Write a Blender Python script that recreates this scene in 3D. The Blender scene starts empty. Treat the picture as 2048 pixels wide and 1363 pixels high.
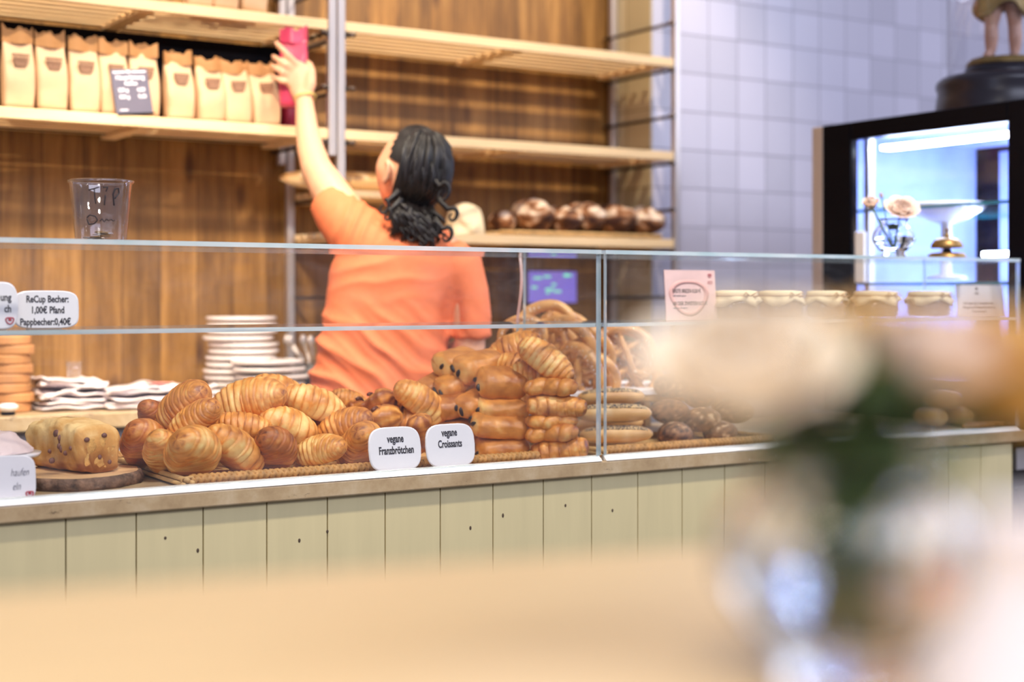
import bpy, bmesh, math, random
from math import sin, cos, pi, radians, sqrt, exp
from mathutils import Vector, Matrix, noise

# ------------------------------------------------------------------ camera, world, lamps
F, HOR, EYE, YAW = 2950.0, 592.0, 1.26, radians(32.8)
FWD = Vector((sin(YAW), cos(YAW), 0)); RGT = Vector((cos(YAW), -sin(YAW), 0)); UP = Vector((0, 0, 1))
CAM = Vector((0, 0, EYE))
C = bpy.context.scene.collection
SC = bpy.context.scene
cd = bpy.data.cameras.new('camera'); cam = bpy.data.objects.new('camera', cd); C.objects.link(cam)
cam.location = CAM; cam.rotation_euler = (pi/2, 0, -YAW)
cd.sensor_width = 36; cd.lens = 36*F/2048; cd.shift_y = -(681.5-HOR)/2048
cd.clip_start = 0.05
cd.dof.use_dof = True; cd.dof.focus_distance = 2.92; cd.dof.aperture_fstop = 1.8
SC.camera = cam
vs = SC.view_settings
vs.view_transform = 'Standard'; vs.look = 'None'; vs.gamma = 1; vs.use_curve_mapping = False
vs.exposure = 0.15
SC.cycles.transparent_max_bounces = 40; SC.cycles.max_bounces = 10; SC.cycles.glossy_bounces = 6
SC.cycles.transmission_bounces = 12; SC.cycles.sample_clamp_indirect = 30
SC.cycles.caustics_reflective = False

w = bpy.data.worlds.new('world'); SC.world = w; w.use_nodes = True
w.node_tree.nodes['Background'].inputs[0].default_value = (0.80, 0.80, 1.0, 1)
w.node_tree.nodes['Background'].inputs[1].default_value = 0.30

def lamp(name, kind, loc, target, energy, color, size=0.1, size_y=None, spot=None, blend=0.4):
    l = bpy.data.lights.new(name, kind); l.energy = energy; l.color = color
    if kind == 'AREA':
        l.size = size
        if size_y: l.shape = 'RECTANGLE'; l.size_y = size_y
    else:
        l.shadow_soft_size = size
    if kind == 'SPOT': l.spot_size = spot; l.spot_blend = blend
    o = bpy.data.objects.new(name, l); C.objects.link(o); o.location = loc
    d = Vector(target)-Vector(loc); o.rotation_euler = d.to_track_quat('-Z', 'Y').to_euler()
    return o
WARM = (1.0, 0.84, 0.64); COOL = (0.74, 0.79, 1.0); NEUT = (1.0, 0.92, 0.80)
for x_ in (0.7, 1.75, 2.8):
    lamp('ceiling_spot', 'SPOT', (x_, 3.22, 3.25), (x_, 4.1, 1.9), 95, WARM, 0.02, spot=radians(85), blend=.6)
for x_ in (0.75, 1.75, 2.75):
    lamp('counter_spot', 'SPOT', (x_, 1.95, 2.8), (x_+.05, 2.85, 0.98), 95, NEUT, 0.05, spot=radians(70), blend=.9)
lamp('aisle_spot', 'SPOT', (0.45, 2.75, 2.7), (0.7, 4.1, 1.0), 115, WARM, 0.05, spot=radians(62), blend=.8)
lamp('aisle_spot', 'SPOT', (1.10, 2.65, 2.6), (1.62, 4.15, 1.05), 175, WARM, 0.05, spot=radians(52), blend=.8)
lamp('window_daylight', 'AREA', (1.9, -2.4, 4.2), (2.4, 3.0, 1.2), 150, COOL, 4.5, 1.6)
lamp('daylight_right', 'AREA', (5.6, 1.2, 2.6), (3.9, 4.1, 1.6), 45, COOL, 1.8, 1.8)
lamp('window_left', 'AREA', (-1.7, 0.5, 1.7), (0.4, 0.6, 1.15), 13, (.62, .70, 1.0), 1.0, 1.3)
for x_, y_ in ((0.62, 1.75), (1.05, 1.70), (1.45, 1.30), (1.55, 0.85)):
    lamp('added_vase_spot', 'SPOT', (x_, y_, 2.1), (0.46, 0.41, 1.14), 5, (.62, .70, 1.0), 0.05, spot=radians(16), blend=.5)  # unseen spots, added only to raise highlights in the near vase
lamp('table_lamp_light', 'AREA', (-0.4, 0.2, 2.5), (0.0, 0.7, 1.1), 15, NEUT, 0.5)

# ------------------------------------------------------------------ helpers
def ray(px, py): return FWD+RGT*((px-1024)/F)+UP*((HOR-py)/F)
def atY(px, py, Y): d = ray(px, py); return CAM+d*(Y/d.y)
def atX(px, py, X): d = ray(px, py); return CAM+d*(X/d.x)
def atZ(px, py, Z): d = ray(px, py); return CAM+d*((Z-EYE)/d.z)
def atD(px, py, z): return CAM+ray(px, py)*z
def lin(c):
    return tuple(((x/12.92) if x <= .04045 else ((x+.055)/1.055)**2.4) for x in c)
def rgb(r, g, b): return lin((r/255, g/255, b/255))

class MB:
    def __init__(s): s.v = []; s.f = []; s.m = []; s.t = {}
    def add(s, vs, fs, m=0):
        o = len(s.v); s.v += [tuple(x) for x in vs]
        for f in fs: s.f.append(tuple(o+i for i in f)); s.m.append(m)
        return o
    def add2(s, vs, fs, m=0): s.add(vs, fs, m); return s
    def box(s, x0, x1, y0, y1, z0, z1, m=0, M=None):
        v = [Vector((x, y, z)) for z in (z0, z1) for y in (y0, y1) for x in (x0, x1)]
        if M: v = [M @ p for p in v]
        s.add(v, [(0, 2, 3, 1), (4, 5, 7, 6), (0, 1, 5, 4), (2, 6, 7, 3), (0, 4, 6, 2), (1, 3, 7, 5)], m); return s
    def loft(s, rings, cap0=True, cap1=True, m=0, closed=True):
        n = len(rings[0]); vs = [p for r in rings for p in r]; fs = []
        for i in range(len(rings)-1):
            for j in range(n if closed else n-1):
                k = (j+1) % n
                fs.append((i*n+j, i*n+k, (i+1)*n+k, (i+1)*n+j))
        if cap0: fs.append(tuple(reversed(range(n))))
        if cap1: fs.append(tuple(range((len(rings)-1)*n, len(rings)*n)))
        s.add(vs, fs, m); return s
    def tube(s, pts, r, n=8, m=0, flat=1.0, cap=True):
        pts = [Vector(p) for p in pts]; rings = []; N = len(pts)
        rr = r if isinstance(r, (list, tuple)) else [r]*N
        a = None
        for i, p in enumerate(pts):
            t = (pts[min(i+1, N-1)]-pts[max(i-1, 0)]).normalized()
            if a is None:
                a = t.orthogonal().normalized()
            a = (a-t*a.dot(t)).normalized(); b = t.cross(a)
            rings.append([p+a*(rr[i]*cos(2*pi*k/n))+b*(rr[i]*flat*sin(2*pi*k/n)) for k in range(n)])
        s.loft(rings, cap, cap, m); return s
    def lathe(s, prof, n=32, c=(0, 0, 0), m=0, wob=None):
        rings = []
        for r, z in prof:
            rings.append([Vector((c[0]+(r if not wob else r*wob(2*pi*k/n, z))*cos(2*pi*k/n),
                                  c[1]+(r if not wob else r*wob(2*pi*k/n, z))*sin(2*pi*k/n), c[2]+z)) for k in range(n)])
        s.loft(rings, prof[0][0] > 1e-5, prof[-1][0] > 1e-5, m); return s
    def sphere(s, c, rx, ry=None, rz=None, nu=16, nv=10, m=0, M=None):
        ry = rx if ry is None else ry; rz = rx if rz is None else rz; c = Vector(c); rings = []
        for i in range(nv+1):
            th = -pi/2+pi*i/nv; th = max(min(th, pi/2-.02), -pi/2+.02)
            ring = []
            for k in range(nu):
                p = Vector((rx*cos(th)*cos(2*pi*k/nu), ry*cos(th)*sin(2*pi*k/nu), rz*sin(th)))
                ring.append(c+(M @ p if M else p))
            rings.append(ring)
        s.loft(rings, True, True, m); return s

def link(o, parent=None):
    C.objects.link(o)
    if parent: o.parent = parent
    return o
def make_mesh(name, mb, mats, smooth=True, tone=None):
    me = bpy.data.meshes.new(name); me.from_pydata(mb.v, [], mb.f)
    for m in (mats if isinstance(mats, (list, tuple)) else [mats]): me.materials.append(m)
    me.polygons.foreach_set('material_index', mb.m)
    me.polygons.foreach_set('use_smooth', [smooth]*len(mb.f))
    if tone is not None:
        a = me.attributes.new('tone', 'FLOAT', 'POINT'); a.data.foreach_set('value', tone)
    me.update(); return me
def obj(name, mb, mats, parent=None, loc=None, mtx=None, smooth=False, bev=0, tone=None, seg=2):
    o = bpy.data.objects.new(name, make_mesh(name, mb, mats, smooth, tone)); link(o, parent)
    if loc is not None: o.location = loc
    if mtx is not None: o.matrix_local = mtx
    if bev:
        b = o.modifiers.new('bevel', 'BEVEL'); b.width = bev; b.segments = seg; b.limit_method = 'ANGLE'
    return o
def tag(o, label, cat, group=None, kind=None):
    o['label'] = label; o['category'] = cat
    if group: o['group'] = group
    if kind: o['kind'] = kind
    return o
def struct(name, mb, mats, smooth=False, bev=0):
    o = obj(name, mb, mats, smooth=smooth, bev=bev); o['kind'] = 'structure'; return o
def thing(name, loc, label, cat, group=None, mtx=None):
    o = bpy.data.objects.new(name, None); o.empty_display_size = .05; link(o); o.location = loc
    if mtx is not None: o.matrix_world = mtx
    return tag(o, label, cat, group)
def copy_tree(o, parent=None):
    c = o.copy(); C.objects.link(c)
    if parent: c.parent = parent; c.matrix_parent_inverse = o.matrix_parent_inverse
    for ch in [x for x in bpy.data.objects if x.parent == o]: copy_tree(ch, c)
    return c
def frame(xa, za, loc=(0, 0, 0)):
    """matrix with local X along xa and local Z near za"""
    x = Vector(xa).normalized(); z = Vector(za); z = (z-x*z.dot(x)).normalized(); y = z.cross(x)
    M = Matrix((x, y, z)).transposed().to_4x4(); M.translation = Vector(loc); return M
def evald(o):
    dg = bpy.context.evaluated_depsgraph_get(); dg.update()
    return bpy.data.meshes.new_from_object(o.evaluated_get(dg))
def text(name, s, parent, loc, size, mat, sx=1.0, off=0.0, rx=pi/2, align='CENTER', depth=.0004, rz=0, shear=0):
    cu = bpy.data.curves.new(name, 'FONT'); cu.body = s; cu.size = size; cu.align_x = align
    cu.extrude = depth; cu.offset = off; cu.shear = shear; cu.resolution_u = 3
    t = bpy.data.objects.new(name, cu); C.objects.link(t)
    me = evald(t); bpy.data.objects.remove(t); bpy.data.curves.remove(cu)
    me.materials.clear(); me.materials.append(mat); me.name = name
    o = bpy.data.objects.new(name, me); link(o, parent)
    o.location = loc; o.rotation_euler = (rx, 0, rz); o.scale = (sx, 1, 1); return o
def fbm(p, o=3):
    return noise.fractal(Vector(p), 1.0, 2.0, o)

# ------------------------------------------------------------------ materials
def newmat(name):
    m = bpy.data.materials.new(name); m.use_nodes = True
    nt = m.node_tree; b = nt.nodes['Principled BSDF']; return m, nt, b
def N(nt, t, **kw):
    n = nt.nodes.new(t)
    for k, v in kw.items(): setattr(n, k, v)
    return n
def ramp(nt, fac, stops):
    r = N(nt, 'ShaderNodeValToRGB'); e = r.color_ramp.elements
    while len(e) > 1: e.remove(e[-1])
    e[0].position = stops[0][0]; e[0].color = (*stops[0][1], 1)
    for p, c in stops[1:]:
        x = e.new(p); x.color = (*c, 1)
    nt.links.new(fac, r.inputs[0]); return r
def coords(nt, scale=(1, 1, 1), kind='Object'):
    tc = N(nt, 'ShaderNodeTexCoord'); mp = N(nt, 'ShaderNodeMapping'); mp.inputs['Scale'].default_value = scale
    nt.links.new(tc.outputs[kind], mp.inputs[0]); return mp.outputs[0]
def nz(nt, vec, scale, detail=4, rough=.6):
    n = N(nt, 'ShaderNodeTexNoise'); n.inputs['Scale'].default_value = scale
    n.inputs['Detail'].default_value = detail; n.inputs['Roughness'].default_value = rough
    nt.links.new(vec, n.inputs['Vector']); return n.outputs[0]
def bump(nt, b, h, strength=.3, dist=.01):
    bp = N(nt, 'ShaderNodeBump'); bp.inputs['Strength'].default_value = strength; bp.inputs['Distance'].default_value = dist
    nt.links.new(h, bp.inputs['Height']); nt.links.new(bp.outputs[0], b.inputs['Normal'])
def simple(name, col, rough=.5, metal=0, var=.08, scale=20, bmp=0, stretch=(1, 1, 1), coat=0, spec=None, sss=0):
    m, nt, b = newmat(name); v = coords(nt, stretch); n = nz(nt, v, scale)
    c0 = tuple(x*(1-var) for x in col); c1 = tuple(min(1, x*(1+var)) for x in col)
    r = ramp(nt, n, [(.3, c0), (.7, c1)]); nt.links.new(r.outputs[0], b.inputs['Base Color'])
    b.inputs['Roughness'].default_value = rough; b.inputs['Metallic'].default_value = metal
    if coat: b.inputs['Coat Weight'].default_value = coat
    if spec is not None: b.inputs['Specular IOR Level'].default_value = spec
    if sss:
        b.inputs['Subsurface Weight'].default_value = sss; b.inputs['Subsurface Radius'].default_value = (.02, .008, .004)
    if bmp: bump(nt, b, n, bmp)
    return m
def planks(name, cols, pitch, axis=0, grain=1.0, rough=.55, gap=.02, knots=True, phase=0.0):
    m, nt, b = newmat(name); tc = N(nt, 'ShaderNodeTexCoord'); sp = N(nt, 'ShaderNodeSeparateXYZ')
    nt.links.new(tc.outputs['Object'], sp.inputs[0])
    d = N(nt, 'ShaderNodeMath', operation='MULTIPLY_ADD'); d.inputs[1].default_value = 1/pitch; d.inputs[2].default_value = phase
    nt.links.new(sp.outputs[axis], d.inputs[0])
    fl = N(nt, 'ShaderNodeMath', operation='FLOOR'); nt.links.new(d.outputs[0], fl.inputs[0])
    fr = N(nt, 'ShaderNodeMath', operation='FRACT'); nt.links.new(d.outputs[0], fr.inputs[0])
    wn = N(nt, 'ShaderNodeTexWhiteNoise', noise_dimensions='1D'); nt.links.new(fl.outputs[0], wn.inputs['W'])
    # offset grain per board
    cb = N(nt, 'ShaderNodeCombineXYZ'); nt.links.new(wn.outputs[0], cb.inputs[2])
    ad = N(nt, 'ShaderNodeVectorMath', operation='MULTIPLY_ADD'); ad.inputs[1].default_value = (0, 0, 9)
    nt.links.new(cb.outputs[0], ad.inputs[0]); nt.links.new(tc.outputs['Object'], ad.inputs[2])
    mp = N(nt, 'ShaderNodeMapping'); mp.inputs['Scale'].default_value = (9*grain, 9*grain, .8*grain)
    nt.links.new(ad.outputs[0], mp.inputs[0])
    n1 = nz(nt, mp.outputs[0], 3.0, 5, .65)
    r = ramp(nt, n1, [(.28, cols[0]), (.5, cols[1]), (.72, cols[2])])
    mx = N(nt, 'ShaderNodeMix', data_type='RGBA', blend_type='MULTIPLY'); mx.inputs[0].default_value = 1
    tint = ramp(nt, wn.outputs[0], [(0, (.70, .68, .64)), (.5, (.92, .90, .88)), (1, (1.12, 1.10, 1.05))])
    nt.links.new(r.outputs[0], mx.inputs[6]); nt.links.new(tint.outputs[0], mx.inputs[7]); out = mx.outputs[2]
    if knots:
        mk = N(nt, 'ShaderNodeMapping'); mk.inputs['Scale'].default_value = (6.5, 6.5, 2.6); nt.links.new(ad.outputs[0], mk.inputs[0])
        vo = N(nt, 'ShaderNodeTexVoronoi'); vo.inputs['Scale'].default_value = 1.0; nt.links.new(mk.outputs[0], vo.inputs['Vector'])
        kr = ramp(nt, vo.outputs['Distance'], [(.05, (.28, .2, .15)), (.17, (1, 1, 1))])
        m2 = N(nt, 'ShaderNodeMix', data_type='RGBA', blend_type='MULTIPLY'); m2.inputs[0].default_value = .85
        nt.links.new(out, m2.inputs[6]); nt.links.new(kr.outputs[0], m2.inputs[7]); out = m2.outputs[2]
    gr = ramp(nt, fr.outputs[0], [(0, (.25, .2, .17)), (gap, (1, 1, 1)), (1-gap, (1, 1, 1)), (1, (.25, .2, .17))])
    m3 = N(nt, 'ShaderNodeMix', data_type='RGBA', blend_type='MULTIPLY'); m3.inputs[0].default_value = 1
    nt.links.new(out, m3.inputs[6]); nt.links.new(gr.outputs[0], m3.inputs[7])
    nt.links.new(m3.outputs[2], b.inputs['Base Color']); b.inputs['Roughness'].default_value = rough
    bump(nt, b, n1, .15, .004)
    return m
def tiles(name, base, joint, p, ox, oz, axis=0, rough=.22, cell=.95):
    m, nt, b = newmat(name); tc = N(nt, 'ShaderNodeTexCoord'); sp = N(nt, 'ShaderNodeSeparateXYZ')
    nt.links.new(tc.outputs['Object'], sp.inputs[0]); fr = []; fl = []
    for a, o in ((axis, ox), (2, oz)):
        d = N(nt, 'ShaderNodeMath', operation='MULTIPLY_ADD'); d.inputs[1].default_value = 1/p; d.inputs[2].default_value = -o/p
        nt.links.new(sp.outputs[a], d.inputs[0])
        f = N(nt, 'ShaderNodeMath', operation='FRACT'); nt.links.new(d.outputs[0], f.inputs[0])
        g = N(nt, 'ShaderNodeMath', operation='FLOOR'); nt.links.new(d.outputs[0], g.inputs[0])
        pp = N(nt, 'ShaderNodeMath', operation='PINGPONG'); pp.inputs[1].default_value = .5; nt.links.new(f.outputs[0], pp.inputs[0])
        fr.append(pp); fl.append(g)
    mn = N(nt, 'ShaderNodeMath', operation='MINIMUM'); nt.links.new(fr[0].outputs[0], mn.inputs[0]); nt.links.new(fr[1].outputs[0], mn.inputs[1])
    cb = N(nt, 'ShaderNodeCombineXYZ'); nt.links.new(fl[0].outputs[0], cb.inputs[0]); nt.links.new(fl[1].outputs[0], cb.inputs[1])
    wn = N(nt, 'ShaderNodeTexWhiteNoise', noise_dimensions='3D'); nt.links.new(cb.outputs[0], wn.inputs['Vector'])
    t = ramp(nt, wn.outputs[0], [(0, tuple(x*.86 for x in base)), (.35, tuple(x*cell for x in base)), (1, tuple(min(1, x*1.08) for x in base))])
    mask = ramp(nt, mn.outputs[0], [(.008, (0, 0, 0)), (.022, (1, 1, 1))])
    mx = N(nt, 'ShaderNodeMix', data_type='RGBA'); nt.links.new(mask.outputs[0], mx.inputs[0])
    mx.inputs[6].default_value = (*joint, 1); nt.links.new(t.outputs[0], mx.inputs[7])
    nt.links.new(mx.outputs[2], b.inputs['Base Color'])
    b.inputs['Roughness'].default_value = rough
    n = nz(nt, coords(nt), 9, 2); ml = N(nt, 'ShaderNodeMath', operation='MULTIPLY_ADD'); ml.inputs[1].default_value = .5
    nt.links.new(n, ml.inputs[0]); nt.links.new(mask.outputs[0], ml.inputs[2]); bump(nt, b, ml.outputs[0], .35, .004)
    return m
def thin_glass(name, tint=(.985, .99, .99), base=.032, rough=.0):
    m, nt, b = newmat(name); nt.nodes.remove(b); out = nt.nodes['Material Output']
    tr = N(nt, 'ShaderNodeBsdfTransparent'); tr.inputs[0].default_value = (*tint, 1)
    gl = N(nt, 'ShaderNodeBsdfGlossy'); gl.inputs['Roughness'].default_value = rough
    lw = N(nt, 'ShaderNodeLayerWeight'); lw.inputs[0].default_value = .5
    pw = N(nt, 'ShaderNodeMath', operation='POWER'); pw.inputs[1].default_value = 5; nt.links.new(lw.outputs['Facing'], pw.inputs[0])
    ma = N(nt, 'ShaderNodeMath', operation='MULTIPLY_ADD', use_clamp=True); ma.inputs[1].default_value = .9; ma.inputs[2].default_value = base
    nt.links.new(pw.outputs[0], ma.inputs[0])
    # faint smears on the pane
    n = nz(nt, coords(nt, (2, 2, 5)), 3, 5, .7); r = ramp(nt, n, [(.45, (0, 0, 0)), (.85, (.035, .035, .035))])
    df = N(nt, 'ShaderNodeBsdfDiffuse'); df.inputs[0].default_value = (.85, .87, .95, 1)
    m1 = N(nt, 'ShaderNodeMixShader'); nt.links.new(ma.outputs[0], m1.inputs[0]); nt.links.new(tr.outputs[0], m1.inputs[1]); nt.links.new(gl.outputs[0], m1.inputs[2])
    m2 = N(nt, 'ShaderNodeMixShader'); nt.links.new(r.outputs[0], m2.inputs[0]); nt.links.new(m1.outputs[0], m2.inputs[1]); nt.links.new(df.outputs[0], m2.inputs[2])
    nt.links.new(m2.outputs[0], out.inputs[0]); return m
def solid_glass(name, col=(1, 1, 1), rough=0.0, ior=1.48):
    m, nt, b = newmat(name); b.inputs['Base Color'].default_value = (*col, 1); b.inputs['Transmission Weight'].default_value = 1
    b.inputs['Roughness'].default_value = rough; b.inputs['IOR'].default_value = ior
    return m
def emit(name, col, s):
    m, nt, b = newmat(name); b.inputs['Base Color'].default_value = (*col, 1)
    b.inputs['Emission Color'].default_value = (*col, 1); b.inputs['Emission Strength'].default_value = s; return m
def crust(name, pale, gold, brown, rough=.42, nscale=22, coat=.12, nb=.25, bs=.4):
    """baked crust: attribute tone (0 pale .. 1 brown) shifted by noise"""
    m, nt, b = newmat(name); at = N(nt, 'ShaderNodeAttribute', attribute_name='tone')
    n = nz(nt, coords(nt), nscale, 5, .65); oi = N(nt, 'ShaderNodeObjectInfo')
    ma = N(nt, 'ShaderNodeMath', operation='MULTIPLY_ADD'); ma.inputs[1].default_value = nb*2; nt.links.new(n, ma.inputs[0]); nt.links.new(at.outputs['Fac'], ma.inputs[2])
    mr = N(nt, 'ShaderNodeMath', operation='MULTIPLY_ADD'); mr.inputs[1].default_value = .26; mr.inputs[2].default_value = -.07-nb
    nt.links.new(oi.outputs['Random'], mr.inputs[0]); sm = N(nt, 'ShaderNodeMath', operation='ADD'); nt.links.new(ma.outputs[0], sm.inputs[0]); nt.links.new(mr.outputs[0], sm.inputs[1])
    r = ramp(nt, sm.outputs[0], [(.05, pale), (.42, gold), (.95, brown)])
    nt.links.new(r.outputs[0], b.inputs['Base Color']); b.inputs['Roughness'].default_value = rough
    b.inputs['Coat Weight'].default_value = coat; b.inputs['Coat Roughness'].default_value = .3
    n2 = nz(nt, coords(nt, (1, 1, 1)), 70, 5, .75); bump(nt, b, n2, bs, .003)
    return m

M = {}
M['wood_wall'] = planks('wall_boards', (rgb(106, 72, 32), rgb(148, 106, 50), rgb(184, 138, 74)), .118, grain=1.0)
M['pine'] = simple('pine_slat', rgb(238, 206, 156), .5, var=.10, scale=6, stretch=(1, 8, 8))
M['tile'] = tiles('lavender_tile', rgb(196, 192, 206), rgb(150, 146, 160), .1385, 3.642, EYE+.941-.1385*8)
M['tile_y'] = tiles('glazed_return_tile', rgb(206, 190, 150), rgb(160, 140, 100), .1385, 4.118, EYE+.941-.1385*8, axis=1, rough=.16)
M['steel'] = simple('brushed_steel', rgb(206, 198, 194), .38, .65, .05, 30, stretch=(1, 1, .05))
M['steel_dark'] = simple('dark_steel', rgb(96, 84, 78), .4, .9, .1, 30)
M['stone'] = None
m, nt, b = newmat('limestone'); v = coords(nt)
n1 = nz(nt, v, 9, 6, .7); r1 = ramp(nt, n1, [(.25, rgb(150, 122, 88)), (.5, rgb(184, 158, 120)), (.75, rgb(208, 188, 154))])
n2 = nz(nt, coords(nt, (1, 1, 2.2)), 15, 7, .8); r2 = ramp(nt, n2, [(.34, rgb(84, 72, 62)), (.40, (1, 1, 1))])
mx = N(nt, 'ShaderNodeMix', data_type='RGBA', blend_type='MULTIPLY'); mx.inputs[0].default_value = .9
nt.links.new(r1.outputs[0], mx.inputs[6]); nt.links.new(r2.outputs[0], mx.inputs[7]); nt.links.new(mx.outputs[2], b.inputs['Base Color'])
b.inputs['Roughness'].default_value = .38; M['stone'] = m
M['cream'] = simple('cream_paint', rgb(214, 199, 152), .45, var=.04, scale=4, stretch=(6, 6, .6))
M['white'] = simple('white_gloss', rgb(244, 240, 240), .18, var=.01, coat=.4)
M['whitemat'] = simple('white_matte', rgb(238, 232, 232), .6, var=.03)
M['paper'] = simple('white_paper', rgb(240, 234, 236), .75, var=.03, scale=12)
M['napkin'] = simple('napkin_paper', rgb(236, 226, 228), .85, var=.05, scale=8)
M['napkin_pink'] = simple('pink_napkin', rgb(228, 150, 140), .85, var=.1, scale=8)
M['porcelain'] = simple('porcelain', rgb(240, 232, 230), .2, var=.01, coat=.3)
M['black'] = simple('black_frame', rgb(8, 9, 16), .3, var=.1, spec=.1)
M['blackwood'] = simple('black_lacquer', rgb(38, 34, 44), .32, var=.15, scale=12)
M['kraft'] = simple('kraft_paper', rgb(206, 170, 132), .62, var=.06, scale=10, bmp=.1)
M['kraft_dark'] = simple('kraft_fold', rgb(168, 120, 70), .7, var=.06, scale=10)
M['print'] = simple('brown_print', rgb(140, 104, 80), .7, var=.3, scale=160)
M['pink'] = simple('pink_foil', rgb(204, 66, 98), .3, var=.08, scale=12, bmp=.1)
M['wine'] = simple('wine_red_foil', rgb(130, 16, 50), .4, var=.1, scale=12)
M['slate'] = simple('slate_board', rgb(92, 88, 106), .6, var=.12, scale=9)
M['chalk'] = simple('chalk', rgb(236, 232, 240), .9, var=.05)
M['ink'] = simple('black_ink', rgb(38, 30, 34), .5, var=.05)
M['greyink'] = simple('grey_ink', rgb(96, 92, 104), .6, var=.05)
M['red'] = simple('red_print', rgb(178, 40, 60), .5, var=.05)
M['rose_print'] = simple('rose_print', rgb(196, 110, 112), .6, var=.1)
M['flyer'] = simple('pink_flyer', rgb(236, 198, 192), .55, var=.08, scale=14)
M['skin'] = simple('skin', rgb(222, 168, 134), .5, var=.04, scale=14, sss=.15)
M['shirt'] = simple('orange_cotton', rgb(226, 122, 78), .8, var=.05, scale=40, bmp=.05)
M['trousers'] = simple('dark_denim', rgb(48, 50, 62), .85, var=.12, scale=60)
M['shoe'] = simple('shoe_leather', rgb(40, 34, 32), .5)
M['eye'] = simple('eye_white', rgb(235, 230, 225), .2)
M['gold'] = simple('brass', rgb(164, 128, 78), .42, .85, .12, 25)
M['gilt'] = simple('gilded_cloth', rgb(150, 124, 70), .5, .35, .25, 30, bmp=.3)
M['figskin'] = simple('painted_figure_skin', rgb(206, 160, 138), .45, var=.07)
M['glass'] = thin_glass('pane_glass')
M['glass_edge'] = None
m, nt, b = newmat('glass_edge'); b.inputs['Base Color'].default_value = (.70, .84, .86, 1); b.inputs['Roughness'].default_value = .08
b.inputs['Transmission Weight'].default_value = .45; b.inputs['Specular IOR Level'].default_value = 1.0
n = nz(nt, coords(nt, (3, 3, 3)), 3, 2); r = ramp(nt, n, [(.3, (.55, .74, .78)), (.7, (.86, .93, .95))]); nt.links.new(r.outputs[0], b.inputs['Base Color'])
M['glass_edge'] = m
M['profile'] = simple('white_profile', rgb(250, 246, 240), .25, var=.02)
M['cupglass'] = thin_glass('cup_plastic', (.97, .97, .985), .10, .04)
M['vaseglass'] = solid_glass('vase_glass')
M['water'] = solid_glass('water', (.95, 1, .98), 0, 1.33)
M['rose'] = simple('rose_petal', rgb(252, 226, 206), .6, var=.04, scale=20)
M['peach'] = simple('peach_petal', rgb(244, 200, 142), .6, var=.06, scale=20)
M['cream_rose'] = simple('cream_petal', rgb(255, 236, 208), .6, var=.03, scale=20)
M['tan_rose'] = simple('tan_petal', rgb(240, 190, 112), .6, var=.05, scale=20)
M['leaf'] = simple('leaf_green', rgb(66, 88, 36), .55, var=.3, scale=20)
M['stem'] = simple('stem_green', rgb(96, 128, 62), .5, var=.2, scale=20)
M['tabletop'] = simple('light_table_wood', rgb(240, 206, 152), .45, var=.06, scale=5, stretch=(1, 6, 1))
M['floor'] = tiles('floor_tile', rgb(120, 112, 104), rgb(80, 74, 70), .3, 0, 0, rough=.4)
M['led'] = emit('led_strip', (.70, .82, 1.0), 60)
M['cabin'] = simple('cabinet_liner', rgb(150, 166, 220), .45, var=.04)
M['screen'] = emit('screen_glow', rgb(112, 98, 190), .8)
M['screen_green'] = emit('screen_green', rgb(120, 210, 170), 1.0)
M['wicker'] = simple('wicker', rgb(188, 138, 74), .6, var=.3, scale=60, bmp=.3)
M['wickerlite'] = simple('wicker_base', rgb(206, 164, 104), .65, var=.2, scale=40)
M['bark'] = simple('bark', rgb(120, 92, 72), .9, var=.75, scale=40, bmp=.8)
M['woodslice'] = simple('slice_wood', rgb(226, 184, 134), .6, var=.1, scale=10)
M['disc'] = simple('wood_coaster', rgb(186, 132, 84), .6, var=.2, scale=8)
M['jam'] = simple('jam', rgb(142, 104, 72), .4, var=.15, scale=9)
M['gauze'] = simple('cream_gauze', rgb(238, 220, 180), .85, var=.06, scale=30)
M['cotton'] = simple('cream_cloth', rgb(240, 222, 184), .85, var=.05, scale=20)
M['choc'] = simple('chocolate', rgb(42, 22, 18), .45, var=.2)
m, nt, b = newmat('poppy_seed'); vo = N(nt, 'ShaderNodeTexVoronoi'); vo.inputs['Scale'].default_value = 420; nt.links.new(coords(nt), vo.inputs['Vector'])
r = ramp(nt, vo.outputs['Color'], [(.36, rgb(58, 54, 62)), (.44, rgb(120, 104, 92)), (.66, rgb(226, 190, 136))]); nt.links.new(r.outputs[0], b.inputs['Base Color']); b.inputs['Roughness'].default_value = .8
bump(nt, b, vo.outputs['Distance'], .5, .002); M['poppy'] = m
M['salt'] = simple('coarse_salt', rgb(250, 244, 236), .5)
M['cinn'] = simple('cinnamon_swirl', rgb(104, 52, 30), .5, var=.3, scale=60)
M['hair'] = None
m, nt, b = newmat('dark_hair'); n = nz(nt, coords(nt, (1, 1, .3)), 60, 4)
r = ramp(nt, n, [(.3, rgb(10, 8, 9)), (.8, rgb(34, 27, 28))]); nt.links.new(r.outputs[0], b.inputs['Base Color']); b.inputs['Roughness'].default_value = .5
b.inputs['Anisotropic'].default_value = .6; M['hair'] = m
M['cro'] = crust('croissant_crust', rgb(252, 216, 138), rgb(230, 154, 70), rgb(150, 78, 28))
M['cro_dark'] = crust('dark_croissant_crust', rgb(226, 164, 88), rgb(190, 110, 48), rgb(112, 54, 24))
M['pain'] = crust('pain_crust', rgb(252, 210, 132), rgb(224, 150, 70), rgb(156, 86, 34), nscale=14, nb=.3)
M['pretz'] = crust('pretzel_crust', rgb(254, 228, 170), rgb(238, 180, 108), rgb(170, 104, 50), rough=.3, coat=.4)
M['roll'] = crust('roll_crust', rgb(250, 226, 176), rgb(226, 178, 112), rgb(176, 118, 60), nscale=9)
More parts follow.
